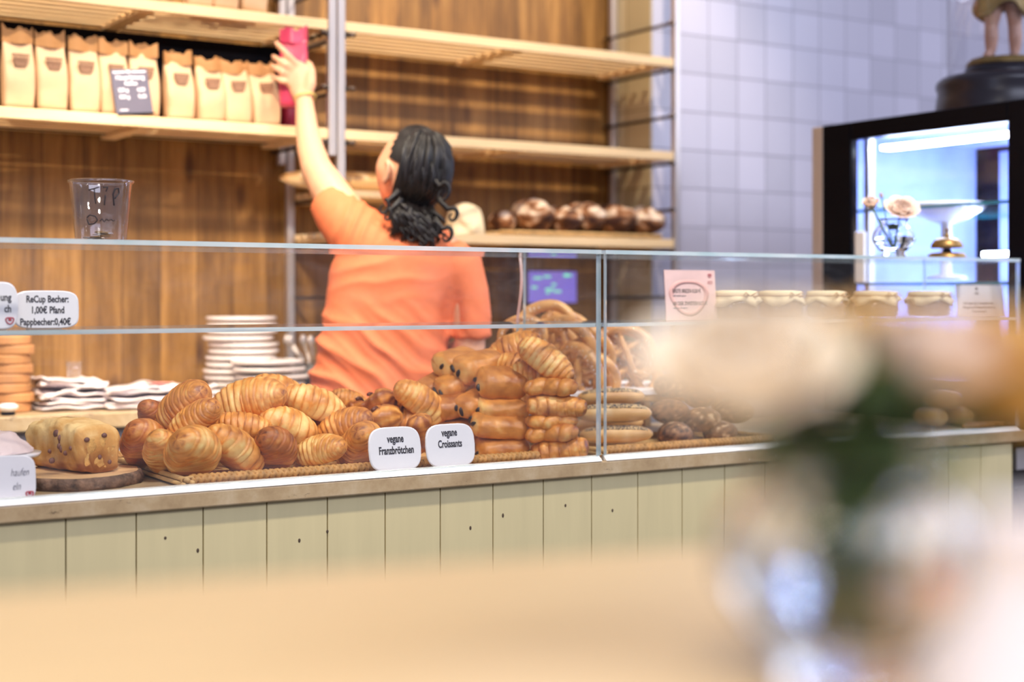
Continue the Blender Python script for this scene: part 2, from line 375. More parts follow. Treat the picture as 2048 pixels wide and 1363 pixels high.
M['loaf'] = crust('rye_crust', rgb(244, 222, 196), rgb(160, 108, 68), rgb(70, 38, 26), rough=.8, nscale=26, coat=0, nb=.38)
M['cake'] = crust('cake_crust', rgb(244, 206, 140), rgb(216, 160, 86), rgb(154, 90, 40), rough=.7, coat=0, nscale=30, nb=.3)
M['seed'] = crust('seeded_crust', rgb(236, 210, 170), rgb(150, 104, 66), rgb(70, 44, 30), rough=.7, coat=0, nscale=60, nb=.6)
M['berry'] = simple('berry', rgb(126, 84, 72), .6, var=.3)
M['crumb'] = simple('cake_crumb', rgb(214, 164, 92), .9, var=.25, scale=40, bmp=.5)
# ------------------------------------------------------------------ setting
YC, ZC = 2.57, 0.904          # counter front face, worktop height
YS, YW, YT = 3.95, 4.36, 4.118  # rack front, boarded wall, tiled wall
XR = 3.245                    # tiled return beside the boarded wall
struct('floor', MB().box(-3, 6.5, -3.5, 5, -.1, 0), M['floor'])
struct('wall_back', MB().box(-2.5, XR+.1, YW, YW+.1, 0, 3.3), M['wood_wall'])
struct('wall_right', MB().box(XR, 6.5, YT, YT+.2, 0, 3.3), M['tile'])
struct('wall_return', MB().box(XR-.006, XR, YT+.002, YW, 0, 3.3), M['tile_y'])

# ------------------------------------------------------------------ counter
t = thing('service_counter', (1.3, YC+.3, 0), 'cream panelled service counter front below the stone worktop', 'counter')
mb = MB(); x = .739-.1255*12; k = 0
while x < 3.25:
    x1 = min(x+.1255, 3.25)
    mb.box(x+.0012-1.3, x1-.0012-1.3, -.288, -.272, 0, ZC-.0305); x = x1
panel = obj('front_panel', mb, M['cream'], t, bev=.002)
obj('carcass', MB().box(-2.0, 1.95, -.271, .40, 0, ZC-.0305), M['cream'], t)
rnd = random.Random(3); kd = simple('knot_dark', rgb(80, 64, 48), .7)
for px, py in ((654, 1062), (598, 1080), (1224, 1020), (395, 1100), (940, 1055), (1700, 1000), (330, 1075), (1005, 1030), (1130, 1010)):
    p = atY(px, py, YC+.0135); obj('knot_mark', MB().sphere((p.x-1.3, -.2882, p.z), .0026, .0008, .003+rnd.random()*.002, 8, 6), kd, t)
wt = obj('stone_worktop', MB().box(-2.6, 2.8, 0, .70, -.03, 0), M['stone'], loc=(1.3, YC, ZC), bev=.003)
tag(wt, 'brown limestone worktop running the length of the glass counter', 'worktop')
# undercounter unit right of the panel
t = thing('undercounter_fridge', (3.65, YC+.35, 0), 'dark undercounter unit with steel top rail past the end of the cream panels', 'fridge')
obj('housing', MB().box(-.385, .45, -.29, .30, 0, ZC-.0305), M['black'], t)
obj('top_rail', MB().box(-.34, .40, -.305, -.291, .79, .85), M['steel'], t)
obj('door', MB().box(-.34, .40, -.31, -.291, .06, .74), M['black'], t, bev=.003)
obj('door_trim', MB().box(-.372, -.352, -.30, -.291, .06, .74), simple('orange_wood_trim', rgb(206, 150, 92), .5), t)

# ------------------------------------------------------------------ glass cases
ZT0, ZT1, ZM0, ZM1 = 1.351, 1.360, 1.1935, 1.2015
def pane_box(mb, x0, x1, y0, y1, z0, z1, thin):
    """a glass sheet: the two big faces are pane glass, the four edges edge glass"""
    o = len(mb.m); mb.box(x0, x1, y0, y1, z0, z1)
    big = {'z': (0, 1), 'y': (2, 3), 'x': (4, 5)}[thin]
    for i in range(6): mb.m[o+i] = 0 if i in big else 1
    return mb
GM = [M['glass'], M['glass_edge']]
def case(x0, x1, label, wavy=False, lip=True):
    xc = (x0+x1)/2; h = (x1-x0)/2
    t = thing('glass_display_case', (xc, YC+.005, ZC), label, 'display case')
    z = lambda a: a-ZC
    obj('base_profile', MB().add2([(-h, -.006, .0005), (h, -.006, .0005), (h, .0075, .0125), (-h, .0075, .0125), (h, .014, .0125), (-h, .014, .0125), (h, .014, .0005), (-h, .014, .0005)], [(0, 1, 2, 3), (3, 2, 4, 5), (5, 4, 6, 7), (7, 6, 1, 0), (0, 3, 5, 7), (1, 6, 4, 2)]), M['profile'], t, bev=.0006)
    obj('front_pane', pane_box(MB(), -h, h, 0, .006, .013, z(ZT0), 'y'), GM, t)
    obj('top_pane', pane_box(MB(), -h, h, -.002, .335, z(ZT0)+.0003, z(ZT1), 'z'), GM, t)
    obj('shelf_pane', pane_box(MB(), -h+.01, h-.01, .0065, .30, z(ZM0), z(ZM1), 'z'), GM, t)
    for s in (-1, 1):
        xx = s*(h-.004)
        if wavy and s == 1:
            mb = MB(); prof = []
            for i in range(25):
                zz = .0005+(z(ZT0)-.0005)*i/24; f = max(0, (zz-.30)/.147)
                yy = .325+(.012*sin(f*pi*1.0+2.6)-.006)*(f > 0)
                prof.append((yy, zz))
            r0 = [Vector((xx-.004, .0065, zz)) for yy, zz in prof]; r1 = [Vector((xx-.004, yy, zz)) for yy, zz in prof]
            r2 = [Vector((xx+.004, yy, zz)) for yy, zz in prof]; r3 = [Vector((xx+.004, .0065, zz)) for yy, zz in prof]
            for a, b_, mm in ((r0, r1, 0), (r1, r2, 1), (r2, r3, 0), (r3, r0, 1)):
                n = len(a); mb.add(a+b_, [(i, n+i, n+i+1, i+1) for i in range(n-1)], mm)
            obj('side_pane', mb, GM, t)
        else:
            obj('side_pane', pane_box(MB(), xx-.004, xx+.004, .0065, .325, .0005, z(ZT0), 'x'), GM, t)
        for yy in (.03, .27):
            obj('shelf_bracket', MB().box(xx-s*.004-s*.018, xx-s*.004, yy, yy+.014, z(ZM0)-.022, z(ZM0)-.0005), M['cupglass'], t)
    return t
case(-.35, 1.888, 'left glass display case over the croissants and the wooden board', wavy=True)
case(1.900, 3.272, 'right glass display case over the pretzels and cloth capped jars')

# ------------------------------------------------------------------ rear counter
t = thing('rear_counter', (1.2, 4.1, 0), 'low rear counter with stone top along the boarded wall', 'counter')
obj('worktop', MB().box(-2.4, 2.03, -.22, .255, .91, .95), M['stone'], t, bev=.003)
obj('carcass', MB().box(-2.38, 2.02, -.19, .25, 0, .909), simple('grey_carcass', rgb(150, 146, 150), .5), t)
obj('steel_ledge', MB().box(-2.38, 2.02, -.215, -.191, .80, .83), M['steel'], t)

# ------------------------------------------------------------------ bread racks
SH = {'up': EYE+.816, 'low': EYE+.495, 'bot': EYE+.195}
def rack_frame(x0, x1, zb0, zb1, label, levels, cut_right=None):
    t = thing('bread_rack', (x0, YS, 0), label, 'rack'); L = x1-x0
    for xx, zb in ((0, zb0), (L, zb1)):
        for yy in (0.012, .372):
            z0 = zb
            obj('post', MB().box(xx-.012, xx+.012, yy-.012, yy+.012, z0, 3.1), M['steel'], t, bev=.003)
        s = 1 if xx == 0 else -1
        for z in levels:
            if z < zb: continue
            mb = MB(); mb.tube([(xx+s*.020, .004, z), (xx+s*.020, .40, z)], .006, 8)
            mb.box(xx+s*.006-.007, xx+s*.022, .004, .02, z-.006, z+.006); mb.box(xx+s*.006-.007, xx+s*.022, .364, .38, z-.006, z+.006)
            mb.sphere((xx+s*.030, -.004, z), .014, .012, .0085, 10, 6)
            obj('shelf_rail', mb, M['steel_dark'] if z not in () else M['steel'], t)
    return t
lv = [EYE+.46-.16*k+.32*0 for k in range(-3, 5)]
lv = [SH['up']-.040, SH['up']-.200, SH['low']-.040, SH['low']-.20, SH['bot']-.040, SH['up']+.120, SH['bot']-.2]
XL0, XL1, XRR0, XRR1 = -1.35, 0, 0, 0
xa = atY(684, 200, YS).x; xb = atY(1356, 200, YS).x; xl = atY(666, 200, YS).x
rack_frame(xa, xb, .951, .951, 'right bread rack of steel posts in front of the bright boards', lv)
rack_frame(xl-1.62, xl, EYE+.415, EYE+.415, 'left wall mounted bread rack holding the brown paper bags', [SH['up']-.04, SH['low']-.04, SH['up']-.2, SH['up']+.12])
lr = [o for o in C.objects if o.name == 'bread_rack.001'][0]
obj('back_panel', MB().box(.02, atY(552, 80, YW-.02).x-(xl-1.62), .345, .352, SH['low']-.02, SH['up']-.035), M['black'], lr)  # black sheet added in place of the shade behind the paper bags
def slat_shelf(x0, x1, z, label, name='slatted_shelf', battens=3, n=7):
    L = x1-x0; t = thing(name, (x0, YS, z), label, 'shelf', 'slatted wooden shelves on the bread racks')
    mb = MB(); d = .385
    for k in range(n):
        y = .004+k*(d-.028)/(n-1); mb.box(0, L, y, y+.028, -.030 if k == 0 else -.018, 0)
    obj('slats', mb, M['pine'], t, bev=.002)
    for k in range(battens):
        xx = .03+(L-.06)*k/(battens-1)
        obj('batten', MB().box(xx-.022, xx+.022, .034, d-.004, -.0315, -.0185), M['pine'], t, bev=.002)
    return t
slat_shelf(xa+.014, xb-.014, SH['up'], 'empty slatted shelf highest on the right rack')
slat_shelf(xa+.014, xb-.014, SH['low'], 'empty slatted shelf behind the head of the person in orange')
slat_shelf(xa+.014, xb-.014, SH['bot'], 'lowest slatted shelf of the right rack under the dark loaves')
slat_shelf(xl-1.60, xl-.014, SH['up'], 'slatted shelf above the row of brown paper bags', battens=4)
slat_shelf(xl-1.60, xl-.014, SH['low'], 'slatted shelf carrying the row of brown paper bags and the chalkboard', battens=4)

# ------------------------------------------------------------------ lit display cabinet
XD = 3.30
t = thing('display_fridge', (XD, 2.55, ZC), 'black framed lit display fridge at the right end of the counter', 'display fridge')
W, D = .72, .787; Hc = 1.79-ZC
g = lambda zz: zz-ZC
o_y0, o_y1, o_z0, o_z1 = .087, .666, .12, g(1.735)
mb = MB()
for fx0, fx1 in ((0, .03), (W-.03, W)):
    mb.box(fx0, fx1, 0, o_y0, 0, Hc); mb.box(fx0, fx1, o_y1, D, 0, Hc)
    mb.box(fx0, fx1, o_y0, o_y1, o_z1, Hc); mb.box(fx0, fx1, o_y0, o_y1, 0, o_z0)
mb.box(.03, W-.03, 0, D, Hc-.03, Hc); mb.box(.03, W-.03, 0, D, 0, .05)
mb.box(.03, W-.03, 0, .03, 0, .12)
obj('frame', mb, M['black'], t, bev=.003)
obj('back_panel', MB().box(.03, W-.03, D-.02, D, .05, Hc-.03), M['cabin'], t)
obj('floor_liner', MB().box(.031, W-.031, .031, D-.021, .0505, .06), M['cabin'], t)
obj('roof_liner', MB().box(.031, W-.031, .031, D-.021, Hc-.036, Hc-.0305), M['cabin'], t)
obj('far_side_panel', MB().box(W-.036, W-.0305, o_y0, o_y1, o_z0, o_z1), M['cabin'], t)
obj('side_pane', pane_box(MB(), .004, .010, o_y0, o_y1, o_z0, o_z1, 'x'), GM, t)
obj('front_pane', pane_box(MB(), .031, W-.031, .006, .012, .121, Hc-.031, 'y'), GM, t)
obj('corner_trim', MB().box(.0, .02, D, D+.045, 0, Hc-.002), M['steel'], t, bev=.002)
for z in (1.525, 1.30):
    obj('glass_shelf', pane_box(MB(), .05, W-.05, .06, o_y1+.05, g(z)-.008, g(z), 'z'), [M['glass'], simple('teal_glass_edge', (.02, .30, .38), .1)], t)
for z, x_ in ((1.715, .06), (1.40, W-.20), (1.10, W-.20)):
    obj('led_tube', MB().box(x_, x_+.04, .10, .60, g(z)-.012, g(z)), M['led'], t)
obj('shelf_upright', MB().box(W-.10, W-.07, .30, .33, .06, Hc-.04), M['steel'], t)
obj('shelf_upright', MB().box(.05, .075, .64, .66, .06, Hc-.04), M['steel'], t)
obj('hinge_block', MB().box(-.012, -.0005, .600, .640, g(1.30), g(1.455)), M['profile'], t, bev=.004)
l = lamp('display_fridge_light', 'AREA', (XD+W/2, 2.55+.35, 1.735), (XD+W/2, 2.95, 1.0), 3, (.55, .70, 1.0), .5, .4)
# ------------------------------------------------------------------ paper bags
def coffee_bag(name, wd, dp, ht, mat, matf, label, group, loc, rz=0, lean=0, prn=True, seed=1, cat='bag'):
    r = random.Random(seed); t = thing(name, loc, label, cat, group); t.rotation_euler = (lean, 0, rz)
    rings = []; n = 28
    for i in range(13):
        f = i/12; z = ht*.86*f
        w_ = wd*(.94+.08*sin(pi*min(1, f*1.15))); d_ = dp*(1 if f < .62 else 1-(f-.62)/.38*.86)*(.93+.12*sin(pi*min(1, f*1.3)))
        ring = []
        for k in range(n):
            a = 2*pi*k/n; c, s = cos(a), sin(a); e = .42
            x = w_/2*(abs(c)**e)*(1 if c > 0 else -1); y = d_/2*(abs(s)**e)*(1 if s > 0 else -1)
            q = .0035*noise.noise(Vector((x*26+seed*7, y*26, z*24)))
            ring.append(Vector((x+q*.6, y+q*1.5-.004*sin(f*5), z)))
        rings.append(ring)
    body = obj('bag_body', MB().loft(rings), mat, t, smooth=True)
    # flat folded top strip, with a wavy upper edge
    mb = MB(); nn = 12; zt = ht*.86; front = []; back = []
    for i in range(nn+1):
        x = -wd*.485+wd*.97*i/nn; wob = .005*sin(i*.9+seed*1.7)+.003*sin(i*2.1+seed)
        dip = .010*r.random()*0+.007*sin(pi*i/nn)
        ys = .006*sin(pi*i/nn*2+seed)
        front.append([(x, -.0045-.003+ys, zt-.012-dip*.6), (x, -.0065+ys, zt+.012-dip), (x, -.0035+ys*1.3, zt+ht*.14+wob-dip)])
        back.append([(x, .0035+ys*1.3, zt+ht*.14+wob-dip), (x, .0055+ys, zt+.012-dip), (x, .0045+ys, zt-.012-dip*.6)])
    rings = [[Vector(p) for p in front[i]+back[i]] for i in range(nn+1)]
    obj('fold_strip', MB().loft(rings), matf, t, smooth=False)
    if prn:
        # printed mug shaped stamp made of four short text bands
        mb = MB(); yy = -dp*.5-.006
        for j, (hw, zz) in enumerate(((.022, .64), (.0205, .60), (.018, .56), (.0145, .525))):
            mb.box(-hw, hw, yy-.0, yy+.006, ht*zz-.0038, ht*zz+.0028)
        obj('printed_stamp', mb, M['print'], body)
    return t
bags = [(35, 216, 'leftmost brown paper bag standing at the edge of the photo'), (101, 219, 'second brown paper bag from the left, with a creased bottom corner'),
        (167, 223, 'third brown paper bag from the left, with a straight top edge'), (226, 227, 'brown paper bag partly behind the left edge of the chalkboard'),
        (287, 232, 'brown paper bag mostly behind the chalkboard'), (357, 236, 'tall brown paper bag directly right of the chalkboard'),
        (419, 239, 'shorter brown paper bag second to the right of the chalkboard'), (473, 242, 'brown paper bag next to last before the red bags'),
        (530, 247, 'last brown paper bag at the right, leaning, beside the red bags')]
for i, (px, py, lb) in enumerate(bags):
    p = atY(px, py, YS+.066); h_ = [.222, .218, .215, .212, .212, .198, .188, .186, .188][i]
    p.z = SH['low']+.001
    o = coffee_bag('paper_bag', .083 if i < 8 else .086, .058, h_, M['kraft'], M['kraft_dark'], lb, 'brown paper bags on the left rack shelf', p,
                   rz=[.0, .03, -.02, .02, -.03, .0, .05, -.04, .06][i], seed=i+1)
    o.rotation_euler[1] = [-.0, -.005, -.01, -.012, -.015, -.02, -.03, -.04, -.085][i]
for px, lb in ((395, 'brown paper bag left of three on the highest shelf, cropped by the frame'), (446, 'middle brown paper bag of three on the highest shelf'), (503, 'right brown paper bag of three on the highest shelf')):
    p = atY(px, 30, YS+.06); p.z = SH['up']+.001
    coffee_bag('paper_bag', .082, .06, .21, M['kraft'], M['kraft_dark'], lb, 'brown paper bags on the highest shelf', p, seed=px)
p = atY(586, 240, YS+.14); p.z = SH['low']+.001
o = coffee_bag('red_paper_bag', .075, .05, .185, M['wine'], M['wine'], 'dark red paper bag standing on the shelf behind the reaching hand', None, p, prn=False, seed=33)

# chalk price board leaning on the bags
p = atY(270, 233, YS+.012); p.z = SH['low']+.0012
t = thing('chalkboard_sign', p, 'small slate price board with white chalk writing leaning on the paper bags', 'sign')
t.rotation_euler = (radians(-7), radians(-6), 0)
w2, h2 = .0515, .128
brd = obj('board', MB().box(-w2, w2, -.003, .003, .0, h2), M['slate'], t, bev=.001)
obj('foot_strip', MB().box(-w2, w2, -.012, .001, .0, .004), M['black'], t)
for s, x, z, sz in (('Hausröstung', 0, .100, .0165), ('Kaffee', 0, .084, .0145), ('250 g', -.024, .066, .0135), ('4,80', .026, .066, .0135), ('500 g', -.023, .047, .0135), ('9,40', .027, .047, .0135)):
    text('chalk_lettering', s, brd, (x, -.0036, z), sz, M['chalk'], sx=.95, off=.0006)
obj('chalk_rule', MB().box(-.047, -.012, -.0036, -.003, .118, .1225).box(.006, .046, -.0036, -.003, .118, .1225).box(-.008, .002, -.0036, -.003, .117, .125), M['chalk'], brd)
obj('chalk_mark', MB().box(-.040, -.018, -.0036, -.003, .013, .0165), M['chalk'], brd)

# ------------------------------------------------------------------ loaves on the lowest right shelf
def loaf_mesh(L, R, H_, seed, flour=True):
    rings = []; tone = []; n = 30; mm = 26
    for i in range(mm+1):
        s = -1+2*i/mm; k = max(0.04, (1-abs(s)**2.6))**.5; ring = []
        for j in range(n):
            a = 2*pi*j/n; y = R*k*cos(a)*1.0; z = H_*k*sin(a)*.5+H_*.5
            if sin(a) < 0: z = H_*.5+max(sin(a)*H_*.5*k, -H_*.46)
            p = Vector((s*L/2, y, z)); d = .20*R*fbm(p*26+Vector((seed*5, 0, 0)), 4)
            c = Vector((s*L*.42, 0, H_*.5)); p += (p-c).normalized()*d; ring.append(p)
            tone.append(max(0, min(1, .60-.95*fbm(p*24+Vector((seed, 3, 1)), 4)-(.30 if sin(a) > .1 else -.15)+(.0))))
        rings.append(ring)
    return MB().loft(rings), tone
TR = atY(1130, 478, YS+.15)
t = thing('baking_board', (TR.x-.02, YS+.02, SH['bot']+.001), 'flat bamboo edged board under the dark floured loaves', 'tray')
bx0 = atY(1000, 478, YS+.02).x-(TR.x-.02); bx1 = atY(1320, 478, YS+.02).x-(TR.x-.02)
obj('board', MB().box(bx0, bx1, 0, .32, 0, .012), M['pine'], t, bev=.002)
mb = MB(); mb.tube([(bx0, -.004, .008), (bx1, -.004, .008)], .0075, 8)
for k in range(5): mb.tube([(bx0+(bx1-bx0)*(k+.5)/5-.004, -.004, .008), (bx0+(bx1-bx0)*(k+.5)/5+.004, -.004, .008)], .009, 8)
obj('bamboo_edge', mb, M['wickerlite'], t, smooth=True)
lf = [(1062, .135, .105, .098, 'dark floured loaf at the left end of the group on the lowest shelf'), (1112, .12, .085, .080, 'dark floured loaf second from the left in the tight group'),
      (1163, .13, .098, .096, 'tall dark floured loaf in the middle of the group'), (1218, .13, .098, .095, 'dark floured loaf second from the right in the tight group'),
      (1272, .135, .10, .090, 'dark floured loaf at the right end by the tiled wall')]
for i, (px, L, R, Hh, lb) in enumerate(lf):
    p = atY(px, 470, YS+.13+.0*i); mb, tn = loaf_mesh(.23, R*.60, Hh*1.12, i+2)
    o = obj('dark_loaf', mb, M['loaf'], smooth=True, tone=tn); o.location = (p.x, p.y, SH['bot']+.0135); o.rotation_euler = (0, 0, pi/2+[-.25, .1, -.15, .1, .2][i])
    tag(o, lb, 'bread', 'dark floured loaves on the lowest shelf')
p = atY(1003, 466, YS+.17); mb, tn = loaf_mesh(.17, .045, .07, 11); o = obj('dark_loaf', mb, M['loaf'], smooth=True, tone=tn); o.location = (p.x, p.y, SH['bot']+.0135); o.rotation_euler = (0, 0, 1.2)
tag(o, 'smaller low dark loaf between the white bundle and the tall loaves', 'bread', 'dark floured loaves on the lowest shelf')
# white paper bundle
mb = MB(); rings = []
for i in range(10):
    f = i/9; ring = []
    for k in range(24):
        a = 2*pi*k/24; r_ = (1-.35*f**1.5)*(1 if f < 1 else .6)
        p = Vector((.062*r_*abs(cos(a))**.6*(1 if cos(a) > 0 else -1), .05*r_*abs(sin(a))**.6*(1 if sin(a) > 0 else -1), .095*f))
        p += Vector((1, 1, .6))*.012*fbm(p*22, 2); ring.append(p)
    rings.append(ring)
mb.loft(rings); p = atY(930, 470, YS+.10)
o = obj('cloth_bundle', mb, M['cotton'], smooth=False); o.location = (p.x, p.y, SH['bot']+.003)
tag(o, 'crumpled cream paper bundle on the lowest shelf right of the long dark hair', 'bundle')
# baguettes on the left of the right rack
def stick(L, R, seed, mat):
    rings = []; tone = []
    for i in range(21):
        s = -1+2*i/20; k = max(.05, 1-abs(s)**4)**.5; ring = []
        for j in range(18):
            a = 2*pi*j/18; p = Vector((s*L/2, R*k*cos(a), R*.85*k*sin(a))); p += p.normalized()*R*.1*fbm(p*30+Vector((seed, 0, 0)), 2); ring.append(p)
            tone.append(.45+.3*sin(a)-.5*(1 if (sin(s*15+cos(a)*1.2) > .75 and sin(a) > .2) else 0))
        rings.append(ring)
    return MB().loft(rings), tone
z3 = SH['low']-.20
t = thing('slatted_half_shelf', (xa+.015, YS+.08, z3+.029), 'short slatted shelf behind the raised arm carrying the baguettes', 'shelf')
mb = MB()
for k in range(5): mb.box(0, .30, .02+k*.058, .02+k*.058+.034, -.022, 0)
obj('slats', mb, M['pine'], t, bev=.004)
obj('batten', MB().box(.02, .05, .02, .30, -.034, -.0225), M['pine'], t)
for i, (yy, zz, lb) in enumerate(((.16, .034, 'long baguette poking out to the left behind the raised arm'), (.235, .034, 'second baguette lying behind the one poking out'))):
    mb, tn = stick(.44, .032, i+4, None); o = obj('baguette', mb, M['roll'], smooth=True, tone=tn)
    o.location = (xa+.10+.05*i, YS+yy, z3+.029+zz); o.rotation_euler = (0, 0, radians(-6)); tag(o, lb, 'bread', 'baguettes on the half shelf')

# ------------------------------------------------------------------ rear counter items
ZR = .95
def plate(label, group, loc, r=.105, name='plate'):
    prof = [(0.0, .004), (r*.58, .004), (r*.62, 0.0), (r*.66, 0.0), (r*.72, .002), (r*.95, .004), (r, .0065), (r*1.005, .0125), (r*.99, .0158), (r*.93, .0150), (r*.70, .008), (r*.3, .0065), (0.0, .0065)]
    o = obj(name, MB().lathe(prof, 48), M['porcelain'], smooth=True); o.location = loc; return tag(o, label, 'plate', group)
ordn = ['top', 'second', 'third', 'fourth', 'fifth', 'sixth', 'seventh', 'eighth', 'ninth', 'tenth', 'eleventh', 'twelfth', 'thirteenth', 'fourteenth', 'fifteenth', 'sixteenth', 'seventeenth', 'eighteenth']
pc = atY(482, 700, 4.16); ptop = atY(482, 632, 4.16).z; step = (ptop-.016-ZR)/12; first = None; rnd = random.Random(5)
for i in range(13):
    z = ptop-.016-i*step; lc = (pc.x+rnd.uniform(-.009, .009), pc.y+rnd.uniform(-.004, .004), z)
    lb = f'{ordn[i]} white plate from the top of the tall plate stack' if i else 'topmost white plate of the tall plate stack'
    if first is None: first = plate(lb, 'white plates in the tall stack', lc)
    else:
        o = first.copy(); C.objects.link(o); o.location = lc; o['label'] = lb
pc = atY(541, 750, 4.01); ptop = atY(541, 718, 4.01).z; nst = 6; step = (ptop-.016-ZR)/(nst-1)
for i in range(nst):
    o = first.copy(); C.objects.link(o); o.location = (pc.x+rnd.uniform(-.008, .008), pc.y+rnd.uniform(-.004, .004), ptop-.016-i*step); o['group'] = 'white plates in the low stack'
    o['label'] = f'{ordn[i]} white plate from the top of the low plate stack' if i else 'topmost white plate of the low plate stack beside the orange shirt'
# cutlery tub
p = atY(622, 730, 4.16)
t = thing('cutlery_tub', (p.x, p.y, ZR+.001), 'dark tub with steel cutlery between the plates and the orange shirt', 'container')
obj('tub', MB().lathe([(0, 0), (.045, 0), (.052, .10), (.049, .10), (.043, .005), (0, .005)], 28), M['blackwood'], t, smooth=True)
for i in range(6):
    a = i*1.05+.3; dx, dy = cos(a)*.03, sin(a)*.03
    mb = MB().tube([(dx*.4, dy*.4, .01), (dx, dy, .11), (dx*2.0-.012, dy*1.8, .155)], .004, 8)
    mb.sphere((dx*2.2-.014, dy*2.0, .167), .011, .005, .017, 10, 8)
    o = obj('spoon', mb, M['steel'], smooth=True); o.location = (p.x, p.y, ZR+.0065)
    tag(o, 'steel spoon standing in the dark cutlery tub', 'cutlery', 'spoons in the cutlery tub')
# wooden coaster stack
p0 = atY(22, 760, 4.06); hh = .205/8; rnd = random.Random(8); first = None
for i in range(8):
    lb = f'{ordn[i]} wooden board from the top of the stack at the left edge' if i else 'topmost wooden board of the stack at the left edge'
    lc = (p0.x+rnd.uniform(-.006, .006), p0.y, ZR+.001+hh*(7-i))
    prof = [(0, 0), (.052, 0), (.055, .003), (.055, hh-.005), (.052, hh-.001), (0, hh-.001)]
    o = obj('wooden_board', MB().lathe(prof, 30), M['disc'], smooth=False); o.location = lc; o.rotation_euler[2] = i
    tag(o, lb, 'board', 'stacked round wooden boards')
# small white tub
p = atY(16, 812, 3.945)
t = thing('salt_cellar', (p.x, p.y, ZR+.001), 'small round white dish with dark foot before the wooden board stack', 'dish')
obj('dish', MB().lathe([(0, .008), (.016, .008), (.026, .018), (.026, .024), (.016, .030), (0, .031)], 28), M['white'], t, smooth=True)
obj('foot', MB().lathe([(0, 0), (.018, 0), (.018, .0078), (0, .0078)], 24), M['black'], t)
# napkins
def napkin(wx, wy, seed, amp, th=.006):
    mb = MB(); nx, ny = 14, 8; top = []; bot = []
    for j in range(ny+1):
        for i in range(nx+1):
            x = (i/nx-.5)*wx; y = (j/ny-.5)*wy; e = max(abs(i/nx-.5), abs(j/ny-.5))*2
            z = amp*(.6+fbm((x*9+seed*3, y*9, seed), 2))*e
            top.append((x, y, z+th)); bot.append((x, y, z))
    n = len(top); fs = []; st = nx+1
    for j in range(ny):
        for i in range(nx):
            a = j*st+i; fs.append((a, a+1, a+st+1, a+st)); fs.append((n+a, n+a+st, n+a+st+1, n+a+1))
    for i in range(nx):
        fs.append((i, n+i, n+i+1, i+1)); a = ny*st+i; fs.append((a, a+1, n+a+1, n+a))
    for j in range(ny):
        a = j*st; fs.append((a, a+st, n+a+st, n+a)); a = j*st+nx; fs.append((a, n+a, n+a+st, a+st))
    mb.add(top+bot, fs); return mb
grp = 'folded paper napkins on the rear counter'
napdat = []
pa = atY(128, 800, 4.08); pb = atY(262, 805, 4.06); pd = atY(352, 800, 4.10)
for k in range(7): napdat.append((pa.x+.005*(k % 3), pa.y, k, .17, .20, f'{ordn[6-k]} napkin from the top of the left napkin pile' if k < 6 else 'topmost napkin of the left napkin pile'))
for k in range(5): napdat.append((pb.x+.004*(k % 2), pb.y-.03, k, .20, .20, f'{ordn[4-k]} napkin from the top of the middle napkin pile' if k < 4 else 'topmost napkin of the middle pile, corner turned up'))
for k in range(4): napdat.append((pd.x+.01, pd.y, k, .15, .20, f'{ordn[3-k]} napkin from the top of the right napkin pile' if k < 3 else 'topmost napkin of the right pile beside the tall plates'))
for i, (x, y, k, wx, wy, lb) in enumerate(napdat):
    o = obj('paper_napkin', napkin(wx, wy, i, .010 if k < 3 else .022), M['napkin'] if i not in (5,) else M['napkin'], smooth=True)
    o.location = (x, y, ZR+.001+k*.0105); o.rotation_euler[2] = .12*sin(i*2.3); tag(o, lb, 'napkin', grp)
p = atY(322, 778, 4.02); o = obj('paper_napkin', napkin(.07, .06, 77, .006, .003), M['napkin_pink'], smooth=True); o.location = (p.x, p.y, ZR+.062); tag(o, 'small red printed napkin lying on the white napkins', 'napkin')
p = atY(148, 775, 4.06); t = thing('water_glass', (p.x, p.y, ZR+.085), 'small clear glass standing on the napkins at the left', 'glass')
obj('tumbler', MB().lathe([(0, .0), (.017, 0), (.022, .045), (.0205, .045), (.016, .003), (0, .003)], 24), M['cupglass'], t, smooth=True)
# till screen
p = atY(1100, 545, 4.12)
t = thing('till_screen', (p.x, p.y, ZR+.001), 'small till screen with purple glow seen through the glass divider', 'screen')
obj('stand', MB().box(-.05, .05, -.04, .04, 0, .012).box(-.015, .015, -.01, .01, .012, .30), M['black'], t, bev=.002)
obj('housing', MB().box(-.105, .105, -.014, .012, .28, .40), M['black'], t, bev=.004)
disp = obj('display', MB().box(-.098, .098, -.0160, -.0145, .287, .393), M['screen'], t)
mb = MB(); rnd = random.Random(2)
for k in range(9):
    xx = rnd.uniform(-.09, .05); zz = rnd.uniform(.295, .38); mb.box(xx, xx+rnd.uniform(.015, .04), -.0170, -.0162, zz, zz+.008)
obj('display_button', mb, M['screen_green'], disp)
